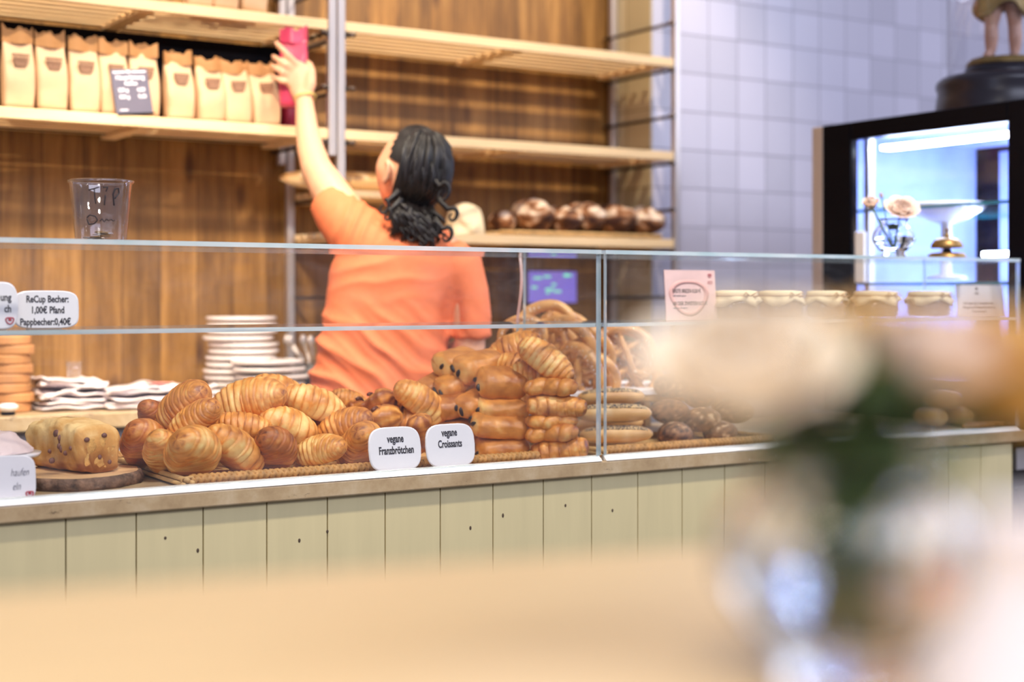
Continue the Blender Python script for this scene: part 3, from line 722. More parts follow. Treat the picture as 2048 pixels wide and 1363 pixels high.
# ------------------------------------------------------------------ pastry meshes
def croissant_mesh(L, R, bend, layers, seed, tip=.20, squash=.84, ridge=.10, curl=0.0):
    rnd = random.Random(seed); NU, NV = 150, 44; rings = []; tone = []
    offs = [rnd.uniform(-.25, .25) for _ in range(layers+3)]
    for i in range(NU+1):
        s = -1+2*i/NU; a = abs(s)
        x = L/2*sin(s*1.15)/sin(1.15); y = -bend*(a**1.9); zc = -.0*a+curl*a*a
        env = max(0, cos(a*pi/2))**.80*(1-tip)+tip*(max(0, 1-a**16))**.5; env = max(env, .03); ring = []
        # section turns with the curve
        dx = 1.0; dy = -bend*1.9*(a**.9)*(1 if s > 0 else -1)/(L/2); th = math.atan2(dy, dx); ct, st = cos(th), sin(th)
        for j in range(NV):
            f = 2*pi*j/NV
            ph = a*layers+.16*sin(f+seed)+.10*sin(2*f+seed*2)+.10*fbm((cos(f)*1.5, sin(f)*1.5, s*3+seed), 2)+(.12 if s > 0 else -.12)*cos(f)
            k = int(math.floor(ph)); fr = ph-k
            # each rolled layer bulges, then steps down at its edge towards the tip
            stp = .30*sin(pi*fr)+.70*fr
            if fr > .93: stp *= (1-fr)/.07
            r_ = R*env*(1-ridge*.55+ridge*stp)
            r_ *= 1+.045*fbm((s*3+seed, cos(f)*1.2, sin(f)*1.2), 3)
            cy, cz = r_*cos(f), r_*sin(f)*squash
            if cz < -R*.58: cz = -R*.58+(cz+R*.58)*.25
            # fine flaky lines
            ring.append(Vector((x-st*cy, y+ct*cy, zc+cz)))
            brk = max(0, min(1, .55+1.5*fbm((s*5+seed, cos(f)*2.2, sin(f)*2.2), 2)))
            t = .30+.13*max(0, sin(f))+.30*exp(-((fr-.86)/.10)**2)*brk-.16*exp(-((fr-.45)/.25)**2)*brk+.20*exp(-(fr/.05)**2)*brk
            t += .5*max(0, a-.84)*2.4+.34*fbm((s*2.2+seed, cos(f), sin(f)), 3)
            tone.append(max(0, min(1, t)))
        rings.append(ring)
    return MB().loft(rings), tone
def pain_mesh(L, Wd, Hh, seed):
    NU, NV = 56, 44; rings = []; tone = []
    for i in range(NU+1):
        s = -1+2*i/NU; a = abs(s)
        k = (1-a**7)**.42 if a < 1 else .02; k = max(k, .25 if a < 1 else .22); ring = []
        x = L/2*s
        for j in range(NV):
            f = 2*pi*j/NV; c, sn = cos(f), sin(f); e = .72
            y = Wd/2*k*(abs(c)**e)*(1 if c > 0 else -1); z = Hh/2*k*(abs(sn)**e)*(1 if sn > 0 else -1)
            wr = fbm((x*38+seed*3, c*1.6, sn*1.6), 3)
            # overlapping flap seam along one side
            seam = exp(-((f-.55-.15*sin(s*3))/.16)**2)
            m_ = 1+.045*wr-.07*seam+.03*noise.noise(Vector((x*60, c*3+seed, sn*3)))
            spiral = .035*sin(14*a) if a > .86 else 0
            ring.append(Vector((x*(1-spiral*.2), y*m_, z*m_)))
            t = .42+.25*max(0, sn)-.35*max(0, -sn)*.5+.08*wr+.26*fbm((x*30+seed, y*30, z*30), 3)+.3*seam-.45*max(0, (a-.82)/.18)
            tone.append(max(0, min(1, t)))
        rings.append(ring)
    return MB().loft(rings), tone
def twist_mesh(L, R, seed, turns=2.6):
    NU, NV = 80, 32; rings = []; tone = []
    for i in range(NU+1):
        s = -1+2*i/NU; a = abs(s); env = max(.06, (1-a**5))**.5; ring = []
        x = L/2*s
        for j in range(NV):
            f = 2*pi*j/NV; ph = (s*turns*2+f/(2*pi)*1.0+.1*fbm((s*3, cos(f), seed), 2)) % 1.0
            lob = abs(sin(pi*ph))**.55
            r_ = R*env*(.84+.20*lob)*(1+.04*fbm((s*5+seed, cos(f)*2, sin(f)*2), 2))
            z = r_*sin(f)*.82
            if z < -R*.6: z = -R*.6
            ring.append(Vector((x, r_*cos(f)+.006*sin(s*4+seed), z)))
            tone.append(max(0, min(1, .50-.26*lob+.26*max(0, sin(f))+.2*fbm((s*4+seed, cos(f), sin(f)), 2)+.25*max(0, a-.8)*3)))
        rings.append(ring)
    return MB().loft(rings), tone
def axisdir(ang, tilt):
    a, t = radians(ang), radians(tilt)
    return (RGT*cos(a)+UP*sin(a))*cos(t)-FWD*sin(t)
def place(px, py, Y, ang=0, tilt=0, roll=0, hint=None):
    ax = axisdir(ang, tilt)
    h = hint or (UP-FWD*.25)
    if abs(ax.dot(h.normalized())) > .93: h = -FWD*.4+UP
    return frame(ax, h, atY(px, py, Y)) @ Matrix.Rotation(radians(roll), 4, 'X')

cro_v = [croissant_mesh(.138, .047, .026, 5, 1), croissant_mesh(.148, .048, .018, 6, 2), croissant_mesh(.135, .049, .030, 5, 3, tip=.24), croissant_mesh(.15, .045, .010, 6, 4)]
cro_me = [make_mesh('croissant', mb, M['cro'], True, tn) for mb, tn in cro_v]
cro_dk = [make_mesh('croissant', mb, M['cro_dark'], True, tn) for mb, tn in cro_v]
def croissant(px, py, Y, ang, tilt, roll, var, sc, label, dark=False, flip=False):
    o = bpy.data.objects.new('croissant', (cro_dk if dark else cro_me)[var]); C.objects.link(o)
    o.matrix_world = place(px, py, Y, ang, tilt, roll) @ Matrix.Diagonal((sc, sc*(-1 if flip else 1), sc, 1)) if not flip else place(px, py, Y, ang, tilt, roll) @ Matrix.Rotation(pi, 4, 'Z') @ Matrix.Scale(sc, 4)
    return tag(o, label, 'croissant', 'croissants heaped on the left wicker tray')
CR = [
 # px, py, Y, ang, tilt, roll, variant, scale, label, dark
 (385, 905, 2.70, 62, 58, 0, 2, 1.12, 'large croissant at the front left corner of the tray, tip towards the viewer', False),
 (472, 901, 2.715, 128, 38, 10, 0, 1.0, 'front row croissant slanting down to the right, second from the tray corner', False),
 (549, 899, 2.715, 78, 55, 0, 2, .93, 'front row croissant pointing at the viewer, third from the tray corner', True),
 (640, 900, 2.715, 14, 24, 8, 3, .82, 'front row croissant lying sideways below the tilted pair', False),
 (722, 893, 2.72, 60, 45, 0, 2, 1.0, 'front row croissant just left of the vegane Franzbrötchen sign', False),
 (326, 902, 2.755, 78, 48, 0, 0, .82, 'small croissant tucked behind the large front left corner one', False),
 (288, 886, 2.83, 72, 52, 0, 2, .95, 'dark croissant at the far left edge of the tray', True),
 (388, 845, 2.775, 38, 20, 0, 3, .93, 'smooth pale croissant leaning steeply over the front left one of the lower three', False),
 (366, 816, 2.84, 42, 30, 20, 1, 1.06, 'big croissant on the top left behind the smooth leaning one', False),
 (486, 853, 2.79, 172, 12, 15, 3, .80, 'small pale yellow croissant lying sideways in the second layer', False),
 (580, 853, 2.795, 152, 30, 0, 2, .92, 'second layer croissant in the middle, end curled towards the viewer', False),
 (688, 852, 2.79, 22, 18, 10, 3, .92, 'second layer croissant rising to the right above the sign', False),
 (497, 800, 2.85, 14, 8, 12, 1, 1.10, 'long croissant lying across the top of the left heap', False),
 (566, 790, 2.905, 150, 30, 0, 2, .95, 'croissant half hidden behind the long top one', False),
 (628, 808, 2.85, 158, 16, 10, 1, .96, 'big ridged croissant on the top right of the left heap', False),
 (311, 836, 2.90, 100, 50, 0, 0, .72, 'croissant end peeking out behind the upper left of the heap', True),
 (842, 806, 2.845, 140, 26, 0, 1, .96, 'croissant sloping down right just above the vegane Croissants sign', False),
 (700, 800, 2.97, 160, 20, 0, 3, .62, 'small pastry end between the top right croissant and the flat swirls', False),
 (520, 860, 2.90, 20, 10, 0, 0, .9, 'croissant in the shade inside the middle of the heap', False),
 (640, 852, 2.90, 170, 10, 0, 0, .9, 'croissant in the shade behind the tilted second layer pair', False),
 (430, 858, 2.89, 40, 20, 0, 0, .9, 'croissant in the shade behind the smooth leaning one', False),
]
for c in CR: croissant(*c[:9], dark=c[9])

# flat cinnamon swirls (Franzbroetchen)
def franz_mesh(seed):
    NU, NV = 48, 28; rings = []; tone = []
    for i in range(NU+1):
        s = -1+2*i/NU; a = abs(s); w_ = .038*max(.1, (1-a**4))**.5; ring = []
        for j in range(NV):
            f = 2*pi*j/NV; dent = 1-.62*exp(-(s/.20)**2)*(1 if sin(f) > 0 else 0)
            lay = .10*sin(f*6+s*5)
            y = w_*cos(f)*(1+lay*.5); z = .020*max(.12, (1-a**5))**.5*sin(f)*dent*(1+.25*(a > .45))
            ring.append(Vector((.055*s, y+.004*fbm((s*4+seed, cos(f), 0), 2), z)))
            tone.append(max(0, min(1, .45+.5*sin(f*6+s*5)*.5+.35*(1-dent)+.2*fbm((s*5, cos(f)*2, seed), 2))))
        rings.append(ring)
    return MB().loft(rings), tone
for i, (px, py, Y, ang, tilt, roll, sc, lb) in enumerate([
 (742, 838, 2.86, 5, 10, -20, 1.25, 'flat cinnamon swirl pastry lying behind the vegane Franzbrötchen sign'),
 (792, 833, 2.87, -8, 5, 15, 1.05, 'dark striped cinnamon swirl just above the vegane Franzbrötchen sign'),
 (740, 812, 2.93, 22, 10, -30, 1.15, 'tilted cinnamon swirl with a knobbly end resting on the flat ones'),
 (835, 868, 2.72, 80, 30, 0, .9, 'cinnamon swirl showing in the gap between the two white signs')]):
    mb, tn = franz_mesh(i); tn = [min(1, x+.15) for x in tn]
    t = thing('cinnamon_swirl', (0, 0, 0), lb, 'pastry', 'cinnamon swirls on the wicker tray', place(px, py, Y, ang, tilt, roll) @ Matrix.Scale(sc, 4))
    obj('pastry', mb, M['cro'], t, smooth=True, tone=tn)
    m2 = MB()
    for q in (-1, 1): m2.tube([(q*.012+.002*sin(k), -.030+.010*k, .0175+.003*sin(k*1.1)-abs(k-3)*.0012) for k in range(7)], .0035, 6)
    obj('cinnamon_filling', m2, M['cinn'], t, smooth=True)
mb = MB(); tn = []
for (x, y, z, r_) in ((0, 0, 0, .020), (.026, .004, -.006, .015), (-.02, .0, -.010, .013), (.048, .006, -.004, .016)):
    o0 = len(mb.v); mb.sphere((x, y, z), r_, r_, r_*.9, 18, 12); tn += [.35+.3*(v[2] > z) for v in mb.v[o0:]]
o = obj('knotted_pastry', mb, M['cro'], smooth=True, tone=tn); o.matrix_world = place(768, 797, 2.93, -6, 0, 0)
tag(o, 'knobbly pale pastry knot between the heap and the tall stack', 'pastry')

# chocolate rolls
def choc_roll(px, py, Y, ang, tilt, roll, dims, seed, label, chocs=2, side=-1):
    L, Wd, Hh = dims; mb, tn = pain_mesh(L, Wd, Hh, seed)
    t = thing('chocolate_roll', (0, 0, 0), label, 'pastry', 'chocolate rolls stacked on the wicker tray', place(px, py, Y, ang, -tilt, roll))
    obj('pastry', mb, M['pain'], t, smooth=True, tone=tn)
    rnd = random.Random(seed)
    for q in range(chocs):
        y = (-.28 if q == 0 else .30)*Wd*.55; m2 = MB()
        if q == 1 and seed % 3 == 0: continue
        z_ = rnd.uniform(-.010, .008); Rm = Matrix.Rotation(rnd.uniform(-.9, .9), 3, 'X')
        m2.sphere((side*L*.487, y+rnd.uniform(-.006, .006), z_), .007, .0038+rnd.random()*.002, .0085+rnd.random()*.003, 10, 8, M=Rm)
        obj('chocolate_end', m2, M['choc'], t, smooth=True)
    return t
PR = [
 (1005, 894, 2.73, 2, 14, 4, (.118, .085, .050), 1, 'lowest chocolate roll of the tall stack, on the tray'),
 (1000, 849, 2.735, -4, 12, 6, (.130, .085, .050), 2, 'chocolate roll second from the bottom of the tall stack'),
 (1006, 813, 2.75, -2, 14, 6, (.118, .08, .042), 3, 'chocolate roll third from the bottom, with two dark chocolate ends'),
 (1003, 766, 2.765, -4, 18, 10, (.112, .085, .066), 4, 'plump chocolate roll at the front top of the tall stack'),
 (957, 733, 2.84, 14, 30, 0, (.118, .085, .064), 5, 'chocolate roll leaning behind the plump front one'),
 (912, 724, 2.90, 14, 40, 0, (.105, .08, .058), 6, 'upper left chocolate roll with a large dark chocolate end'),
 (914, 766, 2.865, 20, 35, 0, (.105, .075, .048), 7, 'chocolate roll under the upper left one, chocolate specks on its face'),
 (870, 770, 2.93, 30, 35, 0, (.085, .07, .046), 8, 'leftmost chocolate roll of the stack, half hidden'),
 (902, 811, 2.835, 10, 25, 0, (.10, .08, .050), 9, 'chocolate roll right of the sloping croissant'),
 (942, 806, 2.80, 30, 40, 0, (.08, .065, .044), 10, 'small chocolate roll end squeezed left of the tall stack'),
 (905, 862, 2.83, 5, 15, 0, (.12, .085, .055), 11, 'chocolate roll hidden behind the vegane Croissants sign'),
]
for p in PR: choc_roll(*p[:8], p[8])

# vegan croissants in the right stack
VR = [
 (1119, 899, 2.635, 8, 6, 5, 'v', 1.0, 'lowest twisted vegan croissant, broad and banded'),
 (1104, 866, 2.635, 6, 8, 0, 't', 1.0, 'vegan croissant second from the bottom of its stack'),
 (1103, 842, 2.64, 2, 6, 0, 't2', 1.0, 'thin pale vegan croissant third from the bottom of its stack'),
 (1113, 812, 2.64, -2, 6, 0, 'v2', 1.0, 'dark ridged vegan croissant in the middle of its stack'),
 (1102, 774, 2.645, 2, 8, 0, 't', 1.02, 'knotted pale vegan croissant near the top of its stack'),
]
mv = {'v': croissant_mesh(.126, .034, .006, 3, 31, tip=.5, ridge=.11), 'v2': croissant_mesh(.132, .030, .006, 3, 36, tip=.55, ridge=.10), 't': twist_mesh(.116, .0235, 9, .95), 't2': twist_mesh(.116, .020, 12, .8)}
mv = {k: make_mesh('vegan_croissant', a[0], M['cro'], True, a[1]) for k, a in mv.items()}
for px, py, Y, ang, tl, ro, k, sc, lb in VR:
    o = bpy.data.objects.new('vegan_croissant', mv[k]); C.objects.link(o); o.matrix_world = place(px, py, Y, ang, tl, ro) @ Matrix.Scale(sc, 4)
    tag(o, lb, 'croissant', 'vegan croissants in the right stack')
big = croissant_mesh(.150, .047, .012, 5, 21, tip=.3, ridge=.075); big = make_mesh('vegan_croissant', big[0], M['cro'], True, big[1])
for px, py, Y, ang, tl, ro, sc, lb in [(1092, 722, 2.69, -38, 12, -20, .95, 'big ridged vegan croissant tilted on top of its stack'), (1042, 736, 2.78, -12, 18, 0, .85, 'vegan croissant half hidden left of the big ridged one'),
   (1028, 697, 2.84, 22, 14, 15, .88, 'brown vegan croissant lying highest at the back')]:
    o = bpy.data.objects.new('vegan_croissant', big); C.objects.link(o); o.matrix_world = place(px, py, Y, ang, tl, ro) @ Matrix.Scale(sc, 4)
    tag(o, lb, 'croissant', 'vegan croissants in the right stack')
for px, py, Y, sc, lb in [(1070, 745, 2.74, .8, 'vegan croissant in the shade under the big ridged one'), (1085, 800, 2.72, .8, 'vegan croissant in the shade behind the middle of its stack')]:
    o = bpy.data.objects.new('vegan_croissant', big); C.objects.link(o); o.matrix_world = place(px, py, Y, 0, 5, 0) @ Matrix.Scale(sc, 4); tag(o, lb, 'croissant', 'vegan croissants in the right stack')

# pretzels
def pretzel_mesh(sc, seed):
    pts = []; rr = []
    # classic loop: tips cross over the belly
    key = [(-.020, -.040), (-.012, -.016), (.012, .006), (.040, .024), (.056, .0), (.046, -.034), (.0, -.052)]
    left = [(-x, y) for x, y in key]
    seq = [(-.030, -.043)]+[(-.016, -.022), (.008, .002), (.034, .032), (.060, .026), (.064, -.010), (.040, -.040), (0, -.050), (-.040, -.040), (-.064, -.010), (-.060, .026), (-.034, .032), (-.008, .002), (.016, -.022)]+[(.030, -.043)]
    def cr(p0, p1, p2, p3, t): return tuple(.5*((2*b)+(-a+c)*t+(2*a-5*b+4*c-d)*t*t+(-a+3*b-3*c+d)*t**3) for a, b, c, d in zip(p0, p1, p2, p3))
    n = len(seq); full = []
    for i in range(n-1):
        p0 = seq[max(i-1, 0)]; p3 = seq[min(i+2, n-1)]
        for q in range(6): full.append(cr(p0, seq[i], seq[i+1], p3, q/6))
    full.append(seq[-1]); T = len(full)
    for i, (x, y) in enumerate(full):
        f = i/(T-1); zz = .010*sin(f*pi*2*1.5)*(.6) if (.08 < f < .25 or .75 < f < .92) else 0
        zz = (.011 if .06 < f < .20 else 0)+(.003 if .80 < f < .94 else 0)
        pts.append((x*sc, -y*sc, zz*sc)); rr.append(sc*(.0065+.0075*exp(-((f-.5)/.22)**2)))
    mb = MB().tube(pts, rr, 14); tn = []
    for v in mb.v: tn.append(max(0, min(1, .55+9*v[2]/sc*.0+.35*noise.noise(Vector((v[0]*40+seed, v[1]*40, v[2]*40))))))
    return mb, tn, pts, rr
PZ = [(1090, 655, 3.10, 20, 10, 45, 1.1, 'topmost pretzel standing up at the back of the heap'), (1135, 690, 3.02, -35, 20, 70, 1.15, 'large pretzel leaning in the middle of the heap left of the glass divider'),
      (1172, 700, 3.06, -40, 10, 75, 1.15, 'pretzel behind the middle one touching the glass divider'), (1160, 742, 2.96, -50, 25, 70, 1.05, 'salted pretzel leaning low behind the vegan croissants'),
      (1128, 668, 3.12, -15, 0, 60, 1.0, 'pretzel near the top right of the heap'), (1105, 690, 3.08, -40, 0, 60, 1.0, 'pretzel behind the big ridged vegan croissant'),
      (1190, 752, 3.0, -40, 10, 60, .95, 'lowest pretzel just left of the glass divider'),
      (1250, 703, 3.02, -20, 10, 40, 1.15, 'topmost pretzel right of the glass divider'), (1262, 738, 3.03, -22, 5, 35, 1.1, 'second pretzel right of the glass divider'),
      (1270, 765, 3.02, -5, 5, 30, 1.1, 'lowest pretzel right of the glass divider'), (1310, 745, 3.05, -18, 5, 35, 1.05, 'pretzel fading behind the blurred rose'),
      (1200, 715, 3.10, -30, 10, 55, 1.1, 'pretzel standing exactly behind the glass divider'), (1110, 720, 3.14, -30, 5, 45, 1.15, 'pretzel deep in the shade of the heap'), (1165, 765, 3.08, -15, 5, 30, 1.1, 'pretzel flat on the white paper behind the salted one'), (1140, 745, 3.12, -30, 5, 50, 1.1, 'pretzel between the flat one and the shaded one'), (1225, 745, 3.10, -30, 5, 50, 1.1, 'pretzel behind the second one right of the glass divider'),
      (1045, 672, 3.06, 10, 10, 50, .85, 'small pretzel at the left end of the heap')]
for i, (px, py, Y, ang, tl, ro, sc, lb) in enumerate(PZ):
    mb, tn, pts, rr = pretzel_mesh(sc, i)
    t = thing('pretzel', (0, 0, 0), lb, 'pretzel', 'salted pretzels on the raised paper tray', place(px, py, Y, ang, tl, ro, hint=UP*.8-FWD*.6))
    bod = obj('pretzel_body', mb, M['pretz'], t, smooth=True, tone=tn)
    rnd = random.Random(i+50); m2 = MB()
    for q in range(46):
        k = rnd.randrange(int(len(pts)*.2), int(len(pts)*.8)); p = Vector(pts[k]); r_ = rr[k]; a = rnd.uniform(-.9, .9)
        p += Vector((rnd.uniform(-.3, .3)*r_, sin(a)*r_*.6, cos(a)*r_*.93)); s_ = rnd.uniform(.0009, .0018)
        m2.box(p.x-s_, p.x+s_, p.y-s_, p.y+s_, p.z-s_*.4, p.z+s_)
    obj('salt', m2, M['salt'], bod)['kind'] = 'stuff'

# poppy rolls under the pretzels
def roll_thing(px, py, Y, ang, L, R, seed, lb, grp, top=True, tilt=0, name='poppy_roll'):
    rings = []; tone = []
    for i in range(41):
        s = -1+2*i/40; k = max(.03, 1-abs(s)**3.2)**.5; ring = []
        for j in range(26):
            f = 2*pi*j/26; p = Vector((s*L/2, R*1.1*k*cos(f), R*.85*k*sin(f))); p *= 1+.02*fbm(p*30, 2)
            ring.append(p); tone.append(max(0, min(1, .38+.22*sin(f)+.25*fbm(p*25+Vector((seed, 0, 0)), 2))))
        rings.append(ring)
    t = thing(name, (0, 0, 0), lb, 'bread roll', grp, place(px, py, Y, ang, tilt, 0, hint=UP))
    rb_ = obj('roll_body', MB().loft(rings), M['roll'], t, smooth=True, tone=tone)
    if top:
        m2 = MB(); r2 = []
        for i in range(31):
            s = -.86+1.72*i/30; k = max(.03, 1-abs(s)**3.2)**.5; up_ = []; dn = []
            for j in range(13):
                f = pi*.22+pi*.56*j/12; e = 1.02+.012*noise.noise(Vector((s*40, f*12, seed)))
                up_.append(Vector((s*L/2, R*1.1*k*cos(f)*e, R*.85*k*sin(f)*(e+.015)))); dn.append(Vector((s*L/2, R*1.1*k*cos(f)*.97, R*.85*k*sin(f)*.96)))
            r2.append(up_+dn[::-1])
        obj('poppy_topping', m2.loft(r2), M['poppy'], rb_, smooth=True)
    return t
g = 'poppy seed rolls in the right case'
roll_thing(1232, 868, 2.735, 1, .17, .024, 1, 'lower poppy seed roll on the right wicker tray', g)
roll_thing(1228, 826, 2.745, 1, .175, .026, 2, 'upper poppy seed roll on the right wicker tray', g)
roll_thing(1222, 793, 2.80, 2, .16, .024, 3, 'poppy seed roll highest, just under the white paper', g)
roll_thing(1215, 845, 2.82, 2, .17, .026, 4, 'poppy seed roll behind the lower two', g)
# seeded dark buns under the blurred rose
for i, (px, py, Y, sc, lb) in enumerate([(1345, 770, 2.86, 1.0, 'seeded dark bun topmost of the heap behind the blurred rose'), (1400, 790, 2.86, 1.0, 'seeded dark bun on the right of the heap behind the blurred rose'),
    (1340, 822, 2.78, 1.0, 'seeded dark bun in the middle layer behind the blurred rose'), (1405, 838, 2.76, 1.0, 'seeded dark bun low in the heap, right end'), (1350, 868, 2.74, 1.0, 'seeded dark bun lowest on the right wicker tray'), (1470, 820, 2.80, 1.0, 'seeded dark bun behind the heart of the blurred rose'),
    (1440, 862, 2.74, .9, 'seeded dark bun beside the lowest one on the tray')]):
    mb = MB(); tn = []; r_ = .043*sc
    mb.sphere((0, 0, 0), r_*1.15, r_, r_*.72, 30, 18); vv = []
    for v in mb.v:
        p = Vector(v); p *= 1+.05*fbm(p*40+Vector((i*7, 0, 0)), 3); vv.append(tuple(p)); tn.append(max(0, min(1, .55+.8*noise.noise(p*120+Vector((i, 0, 0))))))
    mb.v = vv; o = obj('seeded_bun', mb, M['seed'], smooth=True, tone=tn); o.location = atY(px, py, Y); o.rotation_euler = (0, 0, i)
    tag(o, lb, 'bread roll', 'seeded dark buns in the right case')
# brown baked pieces far right in the case
for i, (px, py, Y, lb) in enumerate([(1870, 700, 2.80, 'baked roll at the far right of the right case, left one of the lower three'), (1925, 705, 2.80, 'baked roll at the far right of the right case, middle one of the lower three'), (1975, 715, 2.78, 'baked roll at the far right of the right case, right one of the lower three'), (1900, 760, 2.76, 'left baked roll of the upper two at the far right of the right case'), (1960, 770, 2.75, 'right baked roll of the upper two near the end pane of the right case')]):
    o = roll_thing(px, py, Y, 84, .12, .032, i+30, lb, 'baked rolls at the far right of the case', top=False, tilt=0, name='baked_roll')
    q = atY((1860, 1912, 1964, 1886, 1938)[i], 800, 2.76); o.matrix_world = Matrix.Translation((q.x, 2.76, ZC+.0285+(.048 if i > 2 else 0))) @ Matrix.Rotation(pi/2+.15*(i-2), 4, 'Z')
for i, (px, py, dx, lb) in enumerate([(1975, 838, .0, 'upper brown grissini stick at the right end of the counter'), (1985, 846, .02, 'middle brown grissini stick at the right end of the counter'), (1960, 851, -.03, 'front brown grissini stick at the right end of the counter')]):
    p = atY(px, py, 2.63+.022*(2-i)); p.z = ZC+.0145+.0125*(2-i)*.0
    mb = MB().tube([(-.075, 0, .0), (0, .001, .001), (.06, 0, 0)], .006, 10); o = obj('bread_stick', mb, M['pretz'], smooth=True, tone=[.85]*len(mb.v)); o.location = (p.x, p.y, ZC+.0125); o.rotation_euler[2] = .1*(i-1); tag(o, lb, 'bread stick', 'bread sticks at the right end')

# ------------------------------------------------------------------ trays and boards
def tray(x0, x1, y0, y1, label, skew=0.0, thick=.016, mat_base='wickerlite', braid=True):
    t = thing('wicker_tray', (x0, y0, ZC+.0005), label, 'tray', 'wicker trays in the glass case'); L, D = x1-x0, y1-y0; t.rotation_euler[2] = skew
    obj('tray_base', MB().box(.012, L-.012, .012, D-.012, .001, .010), M[mat_base], t)
    def braidm(p0, p1, amp=.0078, r_=.0050, per=.036):
        p0, p1 = Vector(p0), Vector(p1); d = p1-p0; ln = d.length; d.normalize(); sd = d.cross(UP); m_ = MB()
        for q in range(3):
            pts = []; nn = int(ln/.0035)
            for i in range(nn+1):
                a = 2*pi*i*.0035/per+q*2*pi/3; pts.append(p0+d*min(ln, i*.0035)+UP*(amp*sin(a)*.8)+sd*(amp*cos(a*2)*.55))
            m_.tube(pts, r_, 6)
        return m_
    zz = .0125
    if braid:
        obj('braided_rim', braidm((.01, .004, zz), (L-.004, .004, zz)), M['wicker'], t, smooth=True)
        obj('braided_rim', braidm((.01, D, zz), (L-.004, D, zz)), M['wicker'], t, smooth=True)
        obj('braided_rim', braidm((L, .0, zz), (L, D, zz)), M['wicker'], t, smooth=True)
    m_ = MB()
    for dx, z2, r_ in ((0, .014, .0052), (.010, .009, .0046), (-.007, .006, .0042)): m_.tube([(dx, -.014, z2), (dx*.8, D*.5, z2+.001), (dx, D+.01, z2)], r_, 8)
    m_.tube([(-.008, -.002, .003), (-.008, -.004, .018), (.012, -.004, .019), (.014, 0, .004)], .003, 6)
    obj('cane_edge', m_, M['wickerlite'], t, smooth=True)
    return t
a0 = atZ(372, 962, ZC+.012); a1 = atZ(955, 915, ZC+.012)
tray(a0.x, a0.x+.80, 2.638, 3.12, 'large wicker tray with braided rim under the croissants and chocolate rolls', skew=-.0)
b0 = atZ(1222, 905, ZC+.012)
tray(b0.x-.004, b0.x+.52, 2.645, 2.85, 'wicker tray right of the glass divider under the poppy seed rolls')
p = atY(1120, 915, 2.70)
o = obj('serving_board', MB().box(a0.x+.815, b0.x-.055, 2.648, 3.05, 0, .010), M['pine'], bev=.002); o.location = (0, 0, ZC+.0005); tag(o, 'light wooden board under the stack of vegan croissants', 'board')
# raised tray with white paper for the pretzels
t = thing('pretzel_stand', (1.912, 2.875, ZC+.0005), 'raised wicker shelf lined with white paper carrying the pretzels', 'stand')
zp = atY(1240, 788, 2.87).z-ZC
obj('wicker_shelf', MB().box(.0, .62, 0, .36, zp-.022, zp-.004), M['wicker'], t, bev=.004)
obj('paper_liner', MB().box(-.002, .622, -.004, .362, zp-.0035, zp+.006), M['paper'], t)
for x in (.02, .58):
    for y in (.02, .32): obj('leg', MB().box(x, x+.02, y, y+.02, 0, zp-.0225), M['wickerlite'], t)

# wood slice board with cake
c = atZ(160, 943, ZC+.022); zt = .022
t = thing('wood_slice_board', (c.x, c.y+.012, ZC+.0005), 'round tree slice board with rough bark edge under the fruit cake', 'board')
def wobx(a, z): return 1+.05*sin(2*a+.6)+.03*sin(3*a+1)+.012*sin(9*a)
mb = MB().lathe([(0, .0), (.112, 0), (.116, .011), (.1145, zt), (0, zt)], 72, wob=wobx); mb.v = [(x*.98, y*1.12, z) for x, y, z in mb.v]
obj('slice', mb, M['woodslice'], t)
mb = MB(); rings = []
for k in range(97):
    a = 2*pi*k/96; r0 = .1152*wobx(a, 0); ring = []
    for z, d in ((-.0, .0), (.0, .004), (.006, .0065), (.013, .0065), (.019, .004), (.0225, .001), (.0225, -.003)):
        n_ = .004*fbm((cos(a)*9, sin(a)*9, z*90), 3); ring.append(Vector(((r0+d+n_)*cos(a)*.98, (r0+d+n_)*sin(a)*1.12, max(0, z))))
    rings.append(ring)
obj('bark', mb.loft(rings, False, False), M['bark'], t, smooth=True)
# fruit loaf cake: brick with domed top, its long axis runs away from the viewer to the left
e0 = atZ(193, 946, ZC+.024); ax = Vector((-.30, 1, 0)).normalized(); Lc, Wc, Hc2 = .20, .098, .085
t = thing('fruit_loaf_cake', (0, 0, 0), 'golden fruit loaf cake with dark berries on the tree slice board', 'cake', None, frame(ax, UP, (e0.x+.012, e0.y+.012, ZC+.0235)))
rings = []; tone = []
for i in range(37):
    s = i/36; ring = []; ke = 1-.35*max(0, (s-.86)/.14)**2-.16*max(0, (.06-s)/.06)**2
    for j in range(48):
        f = 2*pi*j/48; e = .55; cc, ss = cos(f), sin(f)
        y = Wc/2*(abs(cc)**e)*(1 if cc > 0 else -1); z = Hc2/2*(abs(ss)**e)*(1 if ss > 0 else -1)+Hc2/2
        z *= (1+.16*sin(pi*min(1, max(0, s)))*(1 if ss > 0 else 0)); y *= .90+.12*(z/Hc2)
        p = Vector((s*Lc, y*ke, z*ke)); p += Vector((.3, 1, 1))*.0035*fbm(p*55, 4); p.z = max(0, p.z); ring.append(p)
        tone.append(max(0, min(1, .38+.25*(z < Hc2*.25)+.45*fbm(p*30, 3)-.22*(ss > .5)+.30*max(0, (.10-s)/.1))))
    rings.append(ring)
cbod = obj('cake_body', MB().loft(rings), M['cake'], t, smooth=True, tone=tone)
rnd = random.Random(4); mb = MB()
for k in range(12):
    if k < 4: p = Vector((-.0005, rnd.uniform(-.036, .036), rnd.uniform(.012, .075)))
    else: p = Vector((rnd.uniform(.01, .18), Wc*.5*.97, rnd.uniform(.015, .07)))
    mb.sphere(p, .0025+rnd.random()*.002, .004+rnd.random()*.003, .004+rnd.random()*.003, 8, 6)
